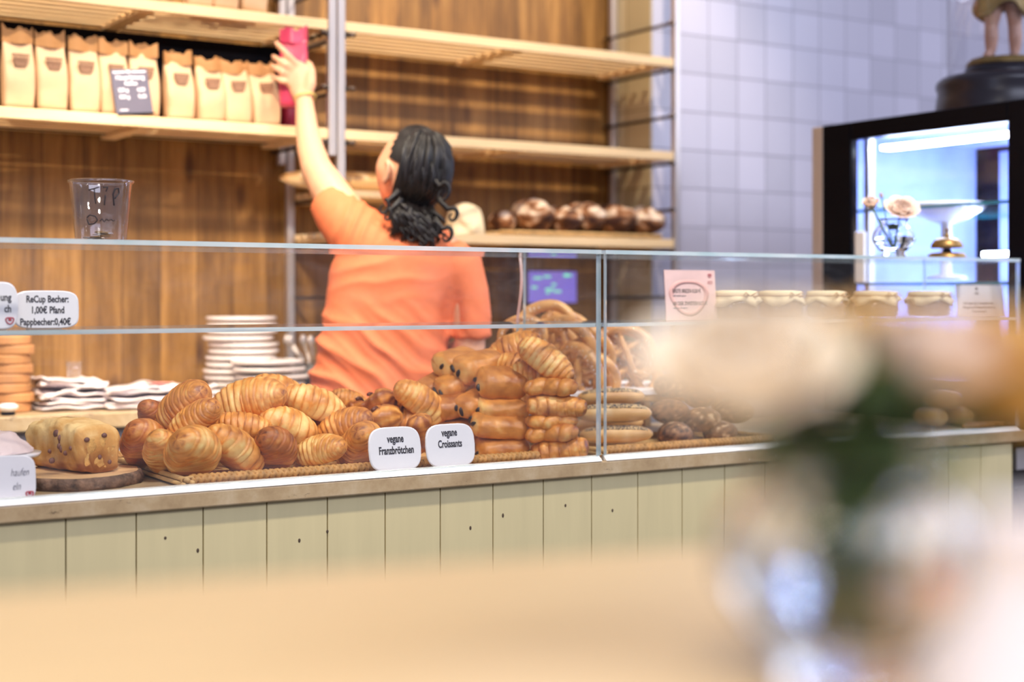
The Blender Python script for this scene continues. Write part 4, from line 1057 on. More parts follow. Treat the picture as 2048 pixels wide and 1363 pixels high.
mb.sphere((.075, Wc*.48, .072), .009, .005, .008, 10, 8)
obj('berries', mb, M['berry'], cbod, smooth=True)
mb = MB()
for (y, z, a_, b_) in ((.020, .050, .013, .022), (-.022, .040, .016, .020), (.0, .022, .020, .014), (-.004, .062, .010, .016), (.030, .025, .008, .018)): mb.sphere((.0022, y, z), .0030, a_, b_, 20, 12)
mb.v = [tuple(Vector(v)+Vector((.2, 1, 1))*.006*fbm(Vector(v)*70, 3)) for v in mb.v]
obj('cut_crumb', mb, M['crumb'], cbod, smooth=True)
# paper wrapped pastry on a dish and the price card at the left edge
p = atY(-10, 905, 2.66)
t = thing('white_cake_dish', (p.x, 2.70, ZC+.0005), 'white dish with a paper wrapped cake cut off by the left frame edge', 'dish')
zt = atY(30, 908, 2.66).z-ZC
obj('dish', MB().lathe([(0, 0), (.05, 0), (.052, .004), (.02, .010), (.018, zt-.016), (.085, zt-.006), (.088, zt), (0, zt-.002)], 44), M['white'], t, smooth=True)
mb = MB(); rings = []
for i in range(9):
    f = i/8; ring = []
    for k in range(26):
        a = 2*pi*k/26; r_ = .075*(1-.55*f**1.6); q = Vector((r_*cos(a), r_*sin(a)*.9, zt+.001+.035*f)); q += Vector((1, 1, .3))*.008*fbm(q*35, 2)*(f > 0); ring.append(q)
    rings.append(ring)
o = obj('wrapped_cake', mb.loft(rings), simple('wrap_paper', rgb(232, 208, 202), .7, var=.06, scale=20)); o.location = (p.x, 2.70, ZC+.001); tag(o, 'pinkish paper wrapped cake on the white dish at the left edge', 'cake')

# ------------------------------------------------------------------ signs
def barrel(w_, h_, d_, bul=.10, topr=.62, n=44):
    front = []
    for k in range(n):
        a = 2*pi*k/n; c_, s_ = cos(a), sin(a); e = .46
        x = w_/2*(abs(c_)**e)*(1 if c_ > 0 else -1); z = h_/2*(abs(s_)**e)*(1 if s_ > 0 else -1)
        x *= 1-bul*(2*z/h_)**2; front.append((x, z+h_/2))
    R_ = []
    for y, k in ((0, .95), (-d_*.25, 1), (-d_*.75, 1), (-d_, .96)): R_.append([Vector((x*k, y, (z-h_/2)*k+h_/2)) for x, z in front])
    return MB().loft(R_[::-1])
def label_sign(px, py_bot, Y, w_, h_, lines, label, bul=.10, lean=-8, rz=0, name='price_sign', z0=None, mat='white', size=.0165, sx=.66, foot=True, ink='ink'):
    p = atY(px, py_bot, Y)
    if z0 is not None: p.z = z0
    t = thing(name, p, label, 'sign'); t.rotation_euler = (radians(lean), 0, rz)
    plq = obj('plaque', barrel(w_, h_, .006, bul), M[mat], t, smooth=False, bev=.0012)
    if foot: obj('foot', MB().box(-w_*.25, w_*.25, 0, .022, 0, .0035), M[mat], t)
    for s_, x, z, k in lines: text('lettering', s_, plq, (x, -.0063, z), size*k, M[ink], sx=sx, off=size*.022)
    return t
def brez(parent, x, y, z, s_, mat='red', r_=.0011):
    pts = []
    for i in range(61):
        f = i/60; a = f*2*pi
        pts.append((x+s_*(sin(a)*.9+.28*sin(3*a)*.0), y, z+s_*(.72*cos(a)-.18*cos(2*a))))
    mb = MB().tube(pts, r_, 6); mb.tube([(x-s_*.35, y, z+s_*.02), (x+s_*.05, y, z-s_*.1), (x+s_*.22, y, z+s_*.42)], r_, 6); mb.tube([(x+s_*.42, y, z-s_*.02), (x+s_*.0, y, z-s_*.08), (x-s_*.2, y, z+s_*.40)], r_, 6)
    return obj('pretzel_emblem', mb, M[mat], parent, smooth=True)
label_sign(791, 926, 2.604, .118, .089, [('vegane', .001, .058, 1), ('Franzbrötchen', .002, .035, 1)], 'white barrel shaped sign reading vegane Franzbrötchen', rz=radians(-1), z0=ZC+.006, size=.0215, sx=.62)
label_sign(902, 917, 2.606, .118, .089, [('vegane', -.002, .064, 1), ('Croissants', -.002, .041, 1)], 'white barrel shaped sign reading vegane Croissants', rz=radians(1), z0=ZC+.006, size=.0215, sx=.62)
t = label_sign(92, 656, 2.66, .116, .068, [('ReCup Becher:', .002, .047, .92), ('1,00€ Pfand', .002, .0275, .92), ('Pappbecher:0,40€', -.002, .0065, .92)], 'white rectangular sign with cup prices on the glass shelf', bul=.0, lean=-4, z0=ZM1+.0006, size=.0185, sx=.72)
t = label_sign(-8, 660, 2.63, .075, .083, [('ung', .016, .050, 1), ('ch', .019, .030, 1)], 'white rounded sign with red pretzel emblem cut off by the left edge', bul=.12, lean=-4, z0=ZM1+.0006, size=.018, sx=.72)
brez(t, .022, -.0068, .016, .0075)
t = label_sign(8, 997, 2.597, .108, .082, [], 'white card with handwriting and a red pretzel emblem by the left frame edge', bul=.0, lean=-6, z0=ZC+.0006, mat='paper')
for s_, x, z in (('haufen', .026, .046), ('eln', .020, .022)): text('handwriting', s_, t, (x, -.0064, z), .019, M['greyink'], sx=.62, shear=.3, off=-.0003)
brez(t, .042, -.0068, .014, .0068)
# pink flyer
p = atY(1384, 640, 2.70); hF = atY(1384, 540, 2.70).z-ZM1
t = thing('pretzel_flyer', (p.x, 2.70, ZM1+.0006), 'pink flyer with pretzel picture and the price of the first pretzel', 'flyer'); t.rotation_euler = (radians(-5), 0, radians(-3))
wF = .148
obj('flyer_sheet', MB().box(-wF/2, wF/2, -.0008, .0008, 0, hF), M['flyer'], t)
obj('flyer_holder', MB().box(-wF/2, wF/2, .001, .004, 0, hF*.96).box(-wF/2, wF/2, .001, .03, 0, .002), M['cupglass'], t)
for s_, x, z, k in (('ERSTE BREZN 0,50 €', -.053, .066, 1), ('AB DER ZWEITEN 0,55 €', -.053, .036, 1)): text('lettering', s_, t, (x, -.0012, z), .0128, M['ink'], sx=.72, off=.0001, align='LEFT', depth=.0002)
for s_, x, z in (('weil\'s einfach guat is', -.053, .057), ('weil\'s uns des wert is', -.053, .0275)): text('small_lettering', s_, t, (x, -.0012, z), .0066, M['greyink'], sx=.72, align='LEFT', depth=.0002)
rings = []
for k in range(49):
    a = 2*pi*k/48; ra, rb = .80+.05*sin(3*a), 1.05+.08*sin(3*a)
    rings.append([Vector((.055*cos(a)*r_-.005, y_, .056+.042*sin(a)*r_)) for r_, y_ in ((ra, -.0007), (rb, -.0007), (rb, -.0010), (ra, -.0010))])
mb = MB().loft(rings, False, False); obj('printed_pretzel', mb, simple('printed_pretzel', rgb(226, 172, 164), .6), t, smooth=True)
brez(t, .058, -.0016, hF-.012, .0055, 'rose_print', .0009); text('lettering', 'AIDI', t, (.058, -.0012, hF-.034), .013, M['rose_print'], sx=.6, depth=.0002)
# allergen card
p = atY(1963, 633, 2.66); hF = atY(1963, 570, 2.66).z-ZM1
t = thing('allergen_card', (p.x, 2.66, ZM1+.0006), 'white card about allergens on the glass shelf at the right end', 'card'); t.rotation_euler = (radians(-6), 0, radians(-3))
wF = .178
obj('card_sheet', MB().box(-wF/2, wF/2, -.0008, .0008, 0, hF), M['paper'], t)
obj('card_strut', MB().box(-.02, .02, .0009, .03, 0, .0015), M['paper'], t)
brez(t, -.012, -.0016, hF-.010, .0048, 'greyink', .0007); text('lettering', 'AIDI', t, (-.012, -.0012, hF-.0275), .013, M['greyink'], sx=.6, depth=.0002)
for s_, z in (('Bei Fragen bzgl. Zusatzstoffe oder', .034), ('Allergene und Inhaltsstoffe, bitte das', .0225), ('Personal fragen!', .011)): text('lettering', s_, t, (-.008, -.0012, z), .0112, M['greyink'], sx=.72, depth=.0002)

# ------------------------------------------------------------------ jars on the glass shelf
def jar(px, Y, R, label, seed, jam='jam'):
    p = atY(px, 640, Y); h_ = .072
    t = thing('preserve_jar', (p.x, Y, ZM1+.0006), label, 'jar', 'cloth capped preserve jars on the glass shelf')
    obj('jar_glass', MB().lathe([(0, 0), (R*.88, 0), (R*.98, .008), (R*.98, h_*.68), (R*.86, h_*.80), (R*.86, h_*.9), (0, h_*.9)], 36), M['cupglass'], t, smooth=True)
    obj('preserve', MB().lathe([(0, .003), (R*.85, .003), (R*.94, .010), (R*.94, h_*.66), (0, h_*.66)], 36), M[jam], t, smooth=True)
    mb = MB(); rings = []
    for r_, z, wv in ((.02, h_*.97, 0), (R*.6, h_*.975, 0), (R*.93, h_*.95, 0), (R*.95, h_*.84, .0), (R*.93, h_*.80, .02), (R*1.02, h_*.74, .08), (R*1.07, h_*.64, .2)):
        rings.append([Vector((r_*(1+wv*.45*sin(k*2*pi/48*8+seed))*cos(2*pi*k/48), r_*(1+wv*.45*sin(k*2*pi/48*8+seed))*sin(2*pi*k/48), z-wv*.05*(1+sin(k*2*pi/48*4+seed))*.8)) for k in range(48)])
    mb.loft(rings, True, False); cap = obj('cloth_cap', mb, M['gauze'], t, smooth=True); cap.modifiers.new('thickness', 'SOLIDIFY').thickness = .0012
    mb = MB().tube([(R*.955*cos(2*pi*k/32), R*.955*sin(2*pi*k/32), h_*.81) for k in range(33)], .0018, 6)
    for q in (-1, 1): mb.tube([(q*.004, -R*.96, h_*.81), (q*.018, -R*1.06, h_*.93), (q*.026, -R*1.08, h_*.80), (q*.010, -R*1.0, h_*.76)], .0016, 6)
    obj('string_bow', mb, M['kraft'], cap, smooth=True); return t
for i, (px, Y, R, lb) in enumerate([(1858, 2.70, .058, 'brown filled jar with pointed cloth cap next to the allergen card'), (1752, 2.72, .058, 'brown filled cloth capped jar second from the allergen card'),
    (1652, 2.69, .050, 'cloth capped jar with string bow in the middle of the row'), (1560, 2.72, .056, 'cloth capped jar right of the blurred petals'), (1470, 2.70, .056, 'cloth capped jar beside the pink flyer')]): jar(px, Y, R, lb, i*1.7)

# ------------------------------------------------------------------ things on the glass top
p = atY(202, 474, 2.72); zc = ZT1+.0005
t = thing('tip_cup', (p.x, p.y, zc), 'clear plastic tip cup with coins standing on the glass case', 'cup'); hT = atY(202, 362, 2.72).z-zc; r1 = .0565; r0 = .046
cbd = obj('cup_body', MB().lathe([(0, .002), (r0*.9, .002), (r0, 0), (r0+.001, .004), (r1, hT-.006), (r1+.0035, hT-.004), (r1+.0035, hT), (r1+.0005, hT+.001), (r1-.0012, hT-.004), (r0-.0005, .005), (0, .0035)], 48), M['cupglass'], t, smooth=True)
obj('cup_rim', MB().tube([((r1+.002)*cos(2*pi*k/48), (r1+.002)*sin(2*pi*k/48), hT-.001) for k in range(49)], .0022, 8), M['cupglass'], t, smooth=True)
toc = (CAM-p); a0 = math.atan2(toc.y, toc.x)
def on_cup(u, z):
    r_ = r0+(r1-r0)*z/hT+.0012; a = a0+u/r_; return Vector((r_*cos(a), r_*sin(a), z))
def stroke(mb, pts, r_=.0011):
    out = []
    for i in range(len(pts)-1):
        for q in range(5): out.append(on_cup(pts[i][0]+(pts[i+1][0]-pts[i][0])*q/5, pts[i][1]+(pts[i+1][1]-pts[i][1])*q/5))
    out.append(on_cup(*pts[-1])); mb.tube(out, r_, 6)
mb = MB(); h = hT
stroke(mb, [(-.022, h*.82), (-.012, h*.84), (-.003, h*.87)]); stroke(mb, [(-.012, h*.84), (-.011, h*.70), (-.009, h*.60)])
stroke(mb, [(.004, h*.86), (.012, h*.87), (.009, h*.80)]); stroke(mb, [(.008, h*.74), (.006, h*.58)])
stroke(mb, [(.024, h*.58), (.022, h*.76), (.026, h*.85), (.033, h*.86), (.034, h*.78), (.025, h*.69)], .0014)
stroke(mb, [(-.026, h*.38), (-.020, h*.42), (-.010, h*.40), (-.006, h*.34), (-.012, h*.28), (-.022, h*.27), (-.026, h*.36)])
stroke(mb, [(-.002, h*.32), (.002, h*.36), (.006, h*.31), (.010, h*.36), (.014, h*.33), (.018, h*.36), (.022, h*.33), (.026, h*.35)], .0009)
obj('handwriting', mb, M['ink'], cbd, smooth=True)
rnd = random.Random(9)
for k in range(12):
    mb = MB().lathe([(0, 0), (.0105, 0), (.011, .0006), (.011, .0016), (.0105, .0022), (0, .0022)], 24)
    o = obj('coin', mb, M['gold'] if k % 3 else M['steel'], smooth=False); rr_ = rnd.uniform(.004, .028) if k < 8 else rnd.uniform(0, .016); aa = rnd.uniform(0, 6.28)
    o.location = (p.x+rr_*cos(aa), p.y+rr_*sin(aa), zc+.005+.0026*(k//2)); o.rotation_euler = (rnd.uniform(-.08, .08), rnd.uniform(-.08, .08), 0); tag(o, 'coin lying in the clear tip cup', 'coin', 'coins in the tip cup')
# small round vase with garden roses
def petals(mb, r_, n, z0, hgt, open_, seed, layers=4):
    rnd = random.Random(seed)
    for L in range(layers):
        f = (L+1)/layers
        for k in range(n):
            a = 2*pi*(k+.5*L)/n+rnd.uniform(-.12, .12); rb = r_*(.12+.10*f); rt = r_*f*open_; wv = rnd.uniform(.85, 1.1); nu, nv = 6, 7; g_ = []
            for i in range(nv+1):
                v_ = i/nv; rad = rb+(rt-rb)*sin(v_*pi/2*1.15)*1.0-(rt*.12*(v_**4) if L < layers-1 else -rt*.10*v_**3); zz = z0+hgt*(1.0-.22*f)*v_*wv-(hgt*.20*f*v_**5)
                half = (pi/n)*1.25*sin(pi*(.18+.68*v_)); row = []
                for j in range(nu+1):
                    aa = a+half*(j/nu*2-1); row.append((rad*cos(aa), rad*sin(aa), zz-.10*hgt*(abs(j/nu*2-1)**2)*v_))
                g_.append(row)
            th = .0009; top = [p_ for row in g_ for p_ in row]; bot = [(x*(1-th/max(r_, .001)), y*(1-th/max(r_, .001)), z-th) for x, y, z in top]; st = nu+1; nn_ = len(top); fs = []
            for i in range(nv):
                for j in range(nu):
                    q = i*st+j; fs.append((q, q+1, q+st+1, q+st)); fs.append((nn_+q, nn_+q+st, nn_+q+st+1, nn_+q+1))
            for i in range(nv):
                q = i*st; fs.append((q, q+st, nn_+q+st, nn_+q)); q = i*st+nu; fs.append((q, nn_+q, nn_+q+st, q+st))
            for j in range(nu): q = nv*st+j; fs.append((q, q+1, nn_+q+1, nn_+q))
            mb.add(top+bot, fs)
    return mb
def leafm(mb, p, d, ln, wd):
    d = Vector(d).normalized(); sd = d.cross(UP)
    if sd.length < .1: sd = Vector((1, 0, 0))
    sd.normalize(); nrm = sd.cross(d); r_ = []
    for i in range(7):
        f = i/6; w_ = wd*sin(pi*min(1, f*.94+.04))**.8; c_ = Vector(p)+d*ln*f-UP*ln*.25*f*f
        r_.append([c_-sd*w_+nrm*.0*ln, c_-nrm*.0009, c_+sd*w_, c_+nrm*w_*.18])
    mb.loft(r_); return mb
def fl(name, label, cat, group, loc, tilt, r_, hgt, open_, mat, stem_to, seed, n=6, layers=4):
    t = thing(name, loc, label, cat, group); t.rotation_euler = tilt; Rm = t.rotation_euler.to_matrix().inverted()
    blm = obj('bloom', petals(MB(), r_, n, 0, hgt, open_, seed, layers), mat, t, smooth=True)
    s1 = Rm @ (Vector(stem_to)-Vector(loc)); mid = s1*.5+Vector((0, 0, -abs(s1.z)*.12)); obj('stem', MB().tube([(0, 0, hgt*.15), mid, s1], [.0026 if r_ > .02 else .0016]*3, 8), M['stem'], t, smooth=True)
    mb = MB()
    for k in range(4): leafm(mb, (0, 0, hgt*.04), (cos(k*1.57+seed), sin(k*1.57+seed), .1), r_*.65, r_*.16)
    obj('sepal', mb, M['leaf'], blm, smooth=True); return t
p = atY(1787, 509, 2.66); zc = ZT1+.0005; Rv = .0545; Hv = .098
t = thing('bud_vase', (p.x, p.y, zc), 'small round ribbed glass vase on the glass counter in front of the lit fridge', 'vase')
prof = [(0, .002), (.030, 0), (.032, .004), (.027, .010), (.040, .022), (.0525, .040), (Rv, .052), (.050, .066), (.038, .080), (.032, .086), (.037, .094), (.041, .098), (.0385, .0985), (.034, .094), (.0295, .086), (.036, .078), (.047, .064), (.051, .052), (.049, .040), (.037, .024), (.02, .014), (0, .013)]
obj('vase_glass', MB().lathe(prof, 64, wob=lambda a, z: 1+.012*cos(16*a)*(1 if .015 < z < .085 else 0)), M['vaseglass'], t, smooth=True)
obj('water', MB().lathe([(0, .0135), (.02, .0145), (.0365, .0245), (.0485, .0402), (.0503, .052), (0, .052)], 48), M['water'], t, smooth=True)
b_ = (p.x, p.y, zc+.03)
q = atY(1803, 418, 2.66); fl('pale_rose', 'wide open pale pink rose in the small round vase', 'flower', 'roses in the small round vase', (q.x, q.y, q.z-.006), (radians(30), radians(-24), 0), .042, .030, 1.05, M['rose'], b_, 3, 8, 6)
q = atY(1744, 405, 2.66); fl('rose_bud', 'half open peach rosebud leaning left in the small vase', 'flower', 'roses in the small round vase', (q.x, q.y, q.z-.012), (radians(10), radians(-32), 0), .026, .036, .78, M['rose'], b_, 5, 6, 4)
q = atY(1763, 389, 2.67); fl('rose_bud', 'tiny closed greenish bud highest in the small vase', 'flower', 'roses in the small round vase', (q.x, q.y, q.z-.008), (0, radians(-8), 0), .009, .017, .6, M['peach'], b_, 6, 5, 2)
mb = MB()
for k in range(6): leafm(mb, (p.x+.008*cos(k), p.y+.008*sin(k), zc+.07), (cos(k*1.1+2), sin(k*1.1+2), .8), .04, .010)
o = obj('leaf_sprig', mb, M['leaf'], smooth=True); tag(o, 'green leaves at the mouth of the small round vase', 'leaves')
# service bell
p = atY(1894, 511, 2.66)
t = thing('service_bell', (p.x, p.y, zc), 'brass service bell on the glass counter beside the small vase', 'bell')
obj('bell_base', MB().lathe([(0, 0), (.052, 0), (.052, .003), (.043, .014), (0, .015)], 40), M['gold'], t, smooth=True)
obj('bell_foot', MB().lathe([(0, .0152), (.012, .0152), (.010, .026), (0, .026)], 20), M['blackwood'], t, smooth=True)
obj('bell_dome', MB().lathe([(.041, .027), (.0425, .028), (.041, .036), (.034, .047), (.022, .053), (0, .055), ], 40), M['gold'], t, smooth=True)
obj('bell_button', MB().lathe([(0, .0545), (.007, .055), (.006, .062), (.0035, .064), (.0035, .074), (.007, .0745), (.007, .0775), (0, .0785)], 20), M['gold'], t, smooth=True)
# scale pan / cake bowl inside the lit fridge
q = atY(1905, 425, 2.86); q = atX(1892, 428, XD+.20)
t = thing('white_bowl', (q.x, q.y, 1.311), 'wide white bowl on a stem inside the lit display fridge', 'bowl'); zb = q.z-1.311
obj('bowl', MB().lathe([(0, 0), (.06, 0), (.062, .006), (.018, .016), (.015, zb-.03), (.05, zb-.02), (.105, zb+.010), (.125, zb+.030), (.121, zb+.032), (.085, zb+.014), (0, zb-.008)], 48), M['porcelain'], t, smooth=True)

# ------------------------------------------------------------------ figure under the glass dome on the fridge
q = atX(2006, 200, XD+.36); zf = 1.7905
t = thing('glass_dome_stand', (q.x, q.y, zf), 'black turned wooden base with glass dome on top of the display fridge', 'glass dome')
Rb = .2; hb = (592-157)/F*(q-CAM).dot(FWD)+EYE-zf
obj('turned_base', MB().lathe([(0, 0), (Rb*.97, 0), (Rb, .02), (Rb*.975, .06), (Rb*.955, .085), (Rb*.985, .10), (Rb*.975, .115), (Rb*.90, .128), (Rb*.86, hb), (0, hb)], 64), M['blackwood'], t, smooth=True)
obj('dome', MB().lathe([(Rb*.815, hb+.0005), (Rb*.815, hb+.42), (Rb*.70, hb+.52), (Rb*.4, hb+.58), (0, hb+.60)], 56), M['cupglass'], t, smooth=True)
t = thing('cherub_figure', (q.x, q.y, zf+hb+.0005), 'painted child figure with bare legs and gilded drape under the glass dome', 'figurine')
obj('figure_base', MB().lathe([(0, 0), (.115, 0), (.117, .012), (.108, .034), (0, .036)], 40), M['blackwood'], t, smooth=True)
mb = MB(); rings = []
for i in range(5):
    f = i/4; rings.append([Vector((.108*(1-.12*f*f)*cos(2*pi*k/24), .108*(1-.12*f*f)*sin(2*pi*k/24), .0365+.020*f+.006*noise.noise(Vector((cos(k)*3, sin(k)*3, f))))) for k in range(24)])
obj('mossy_ground', mb.loft(rings), M['gilt'], t, smooth=True)
mb = MB(); z0 = .058
for sx_, ft in ((-1, -1), (1, 1)):
    bx_ = sx_*.036; a_ = Vector(RGT)*bx_
    P = lambda u, d, z: RGT*u-FWD*d+UP*z
    mb.tube([P(bx_*1.0, -.012, z0+.012), P(bx_*1.02, 0, z0+.03), P(bx_, .004, z0+.065), P(bx_*.98, .0, z0+.10), P(bx_*.92, .006, z0+.125), P(bx_*.86, .006, z0+.16), P(bx_*.62, 0, z0+.21)], [.013, .0165, .021, .020, .0235, .029, .034], 16)
    mb.tube([P(bx_, -.010, z0+.016), P(bx_*1.15-.012, .020, z0+.010), P(bx_*1.2-.022, .044, z0+.006)], [.013, .013, .009], 12)
mb.tube([UP*(z0+.19), UP*(z0+.25), UP*(z0+.31), UP*(z0+.36), UP*(z0+.385), UP*(z0+.40)], [.045, .052, .055, .045, .02, .018], 18); mb.sphere(UP*(z0+.44), .040, .042, .048, 20, 14)
for s_ in (-1, 1): mb.tube([RGT*(s_*.045)+UP*(z0+.35), RGT*(s_*.080)-FWD*.02+UP*(z0+.31), RGT*(s_*.070)-FWD*.06+UP*(z0+.27)], [.017, .014, .011], 10)
o = obj('figure_body', mb, M['figskin'], t, smooth=True); rm = o.modifiers.new('fuse', 'REMESH'); rm.mode = 'VOXEL'; rm.voxel_size = .005; rm.use_smooth_shade = True
mb = MB(); rings = []
for i in range(9):
    f = i/8; rings.append([Vector(RGT*((.058+.030*f)*cos(2*pi*k/40)*(1+.10*f*sin(k*.9)))+FWD*((.046+.02*f)*sin(2*pi*k/40)*(1+.10*f*sin(k*.9)))+UP*(z0+.245-.105*f-.022*f*sin(k*.55+1))) for k in range(40)])
o = obj('gilded_drape', mb.loft(rings, False, False), M['gilt'], t, smooth=True); o.modifiers.new('thickness', 'SOLIDIFY').thickness = .004
mb = MB().tube([RGT*.085+UP*.058, RGT*.088+FWD*.01+UP*.16, RGT*.080+UP*.26], [.016, .013, .010], 10); obj('tree_stump', mb, M['gilt'], t, smooth=True)
# ------------------------------------------------------------------ person
ZP = 3.97
root = atD(765, 600, ZP); root.z = 0
P = thing('person', root, 'person with long dark hair in an orange shirt reaching up to the shelf', 'person')
inv = -Vector(root)
def pt(px, py, z): return atD(px, py, z)+inv
def fuse(name, mb, mat, vox, smooth_it, parent):
    me = make_mesh(name, mb, mat, True); o = bpy.data.objects.new(name, me); C.objects.link(o)
    r = o.modifiers.new('r', 'REMESH'); r.mode = 'VOXEL'; r.voxel_size = vox; r.use_smooth_shade = True
    s = o.modifiers.new('s', 'SMOOTH'); s.factor = .5; s.iterations = smooth_it
    me2 = evald(o); bpy.data.objects.remove(o); me2.name = name
    me2.materials.clear(); me2.materials.append(mat)
    me2.polygons.foreach_set('use_smooth', [True]*len(me2.polygons))
    o = bpy.data.objects.new(name, me2); link(o, parent); return o
# head frame: face turned left, away and up
HC = atD(820, 343, 3.95)
fy = (-RGT*.64+FWD*.62+UP*.42).normalized(); fz = (UP-fy*fy.dot(UP)); fz.normalize(); fz = (fz+RGT*.04).normalized(); fx = fy.cross(fz).normalized(); fz = fx.cross(fy)
HM = Matrix((fx, fy, fz)).transposed()
def head_r(d):
    """surface point of the head for a unit direction in head axes (x right, y face, z up)"""
    x, y, z = d.x*.077, d.y*.099, d.z*.120
    if d.z < 0:
        f = -d.z; x *= 1-.30*f*f; y = y*(1-.10*f) if d.y > 0 else y*(1-.45*f)
        if d.y > 0: y += .016*f*(1-abs(d.x))
    def g(cx, cz, s): return exp(-((d.x-cx)**2+(d.z-cz)**2)/(s*s)) if d.y > 0 else 0
    y += .026*g(0, -.18, .13)+.012*g(0, -.02, .11)-.010*g(.30, .02, .15)-.010*g(-.30, .02, .15)+.006*g(0, .20, .3)
    y += .008*g(0, -.47, .10)+.009*g(0, -.57, .12)-.005*g(0, -.52, .04)+.012*g(0, -.82, .2)
    x += (.006 if d.x > 0 else -.006)*exp(-((d.z+.15)/.25)**2)*(1 if d.y > .2 else 0)
    return Vector((x, y, z))
def sph(az, el): return Vector((sin(az)*cos(el), cos(az)*cos(el), sin(el)))
mb = MB(); rings = []
for i in range(37):
    el = -pi/2+.03+(pi-.06)*i/36; rings.append([HC+inv+HM @ head_r(sph(2*pi*k/56, el)) for k in range(56)])
mb.loft(rings)
for s in (-1, 1):   # ears
    e0 = Vector((s*.083, -.004, -.006)); ear = []
    for i in range(9):
        f = i/8; a = -.9+f*3.9; ear.append(HC+inv+HM @ (e0+Vector((s*(.006+.008*sin(f*pi)), -.016*sin(a)*.9-.004, .030*cos(a)*1.0))))
    mb.tube(ear, [.006, .007, .0075, .0075, .007, .0065, .007, .008, .0065], 8)
    mb.sphere(HC+inv+HM @ (e0+Vector((s*.004, -.004, -.002))), .010, .014, .024, 10, 8, M=HM)
# neck and trunk core
nk = pt(830, 470, 3.97)
mb.tube([HC+inv+HM @ Vector((0, -.025, -.05)), pt(826, 430, 3.97), nk, pt(822, 505, 3.98)], [.060, .057, .062, .085], 18)
mb.tube([pt(810, 500, 3.97), pt(795, 560, 3.97), pt(780, 650, 3.97), pt(770, 740, 3.97), pt(765, 830, 3.97), pt(765, 900, 3.97)], [.09, .115, .115, .11, .115, .12], 20)
# raised left arm
SHL, ELB, WR = pt(722, 462, 3.95), pt(633, 337, 4.06), pt(609, 207, 4.215)
mb.tube([pt(790, 500, 3.96), SHL, pt(690, 425, 3.98), pt(657, 378, 4.02), ELB, pt(621, 298, 4.11), pt(614, 258, 4.155), WR, pt(606, 190, 4.225)], [.07, .062, .056, .051, .043, .038, .032, .0265, .027], 18)
# palm
pal = [((608, 204), .0265, .020), ((605, 188), .031, .018), ((600, 168), .037, .0165), ((593, 148), .037, .015), ((585, 134), .033, .013)]
rings = []; hd = Vector((-.42, 0, .9)); wd = (RGT*.80+UP*.60).normalized(); nd = -FWD
for (px, py), a_, b_ in pal:
    c_ = pt(px, py, 4.222); rings.append([c_+wd*a_*cos(2*pi*k/16)+nd*b_*sin(2*pi*k/16) for k in range(16)])
mb.loft(rings)
fing = [([(591, 126), (577, 112), (563, 97), (552, 86)], [4.215, 4.200, 4.198, 4.206], [.0105, .0098, .0090, .0076]),
        ([(583, 138), (571, 129), (557, 120), (547, 113)], [4.215, 4.198, 4.202, 4.218], [.0105, .0098, .0092, .0078]),
        ([(577, 151), (566, 145), (554, 138), (544, 131)], [4.215, 4.200, 4.204, 4.222], [.0102, .0096, .0088, .0076]),
        ([(577, 165), (567, 163), (556, 159), (546, 152)], [4.218, 4.204, 4.206, 4.222], [.0096, .0088, .0080, .0068])]
for pts, zs, rs in fing:
    q = [pt(590+(pts[0][0]-590)*.3, pts[0][1]+12, 4.222)]+[pt(x, y, z) for (x, y), z in zip(pts, zs)]
    mb.tube(q, [rs[0]]+rs, 12); mb.sphere(q[-1], rs[-1], None, None, 10, 8); mb.sphere(q[1], rs[0]*1.12, None, None, 10, 8)
th = [pt(612, 192, 4.215), pt(621, 168, 4.215), pt(622, 145, 4.222), pt(618, 131, 4.245), pt(610, 122, 4.275)]
mb.tube(th, [.018, .017, .0145, .0125, .010], 12); mb.sphere(th[-1], .010, None, None, 10, 8); mb.sphere(th[3], .0135, None, None, 10, 8)
# right arm, bent forward out of sight
mb.tube([pt(880, 505, 3.96), pt(918, 530, 3.96), pt(936, 600, 3.95), pt(940, 690, 3.95), pt(915, 708, 4.02), pt(880, 722, 4.12), pt(850, 730, 4.18)], [.06, .056, .05, .042, .038, .033, .027], 16)
hb_ = pt(842, 732, 4.20); mb.sphere(hb_, .04, .035, .022, 12, 8)
for k in range(4): mb.tube([hb_+RGT*(.012*(k-1.5)), hb_+RGT*(.016*(k-1.5)-.03)+FWD*.05, hb_+RGT*(.016*(k-1.5)-.045)+FWD*(.085-.006*abs(k-1.4))], [.010, .009, .0075], 10)
mb.tube([hb_-UP*.01, hb_-RGT*.02+UP*.03, hb_-RGT*.045+UP*.035+FWD*.02], [.012, .011, .009], 10)
# legs
for s in (-1, 1):
    hx = RGT*(s*.095); b0 = root+inv
    mb.tube([pt(765, 880, 3.97)+hx*.8, b0+hx+UP*.70, b0+hx*1.1+UP*.48, b0+hx*1.1+UP*.30, b0+hx*1.15+UP*.09, b0+hx*1.15+UP*.07+FWD*.10], [.10, .085, .060, .058, .040, .036], 16)
fuse('body', mb, M['skin'], .0052, 3, P)
for s in (-1, 1):
    d = Vector((s*.30, .90, .02)); obj('eye', MB().sphere(HC+inv+HM @ (head_r(d.normalized())*.93), .0115, None, None, 14, 10), M['eye'], P, smooth=True)

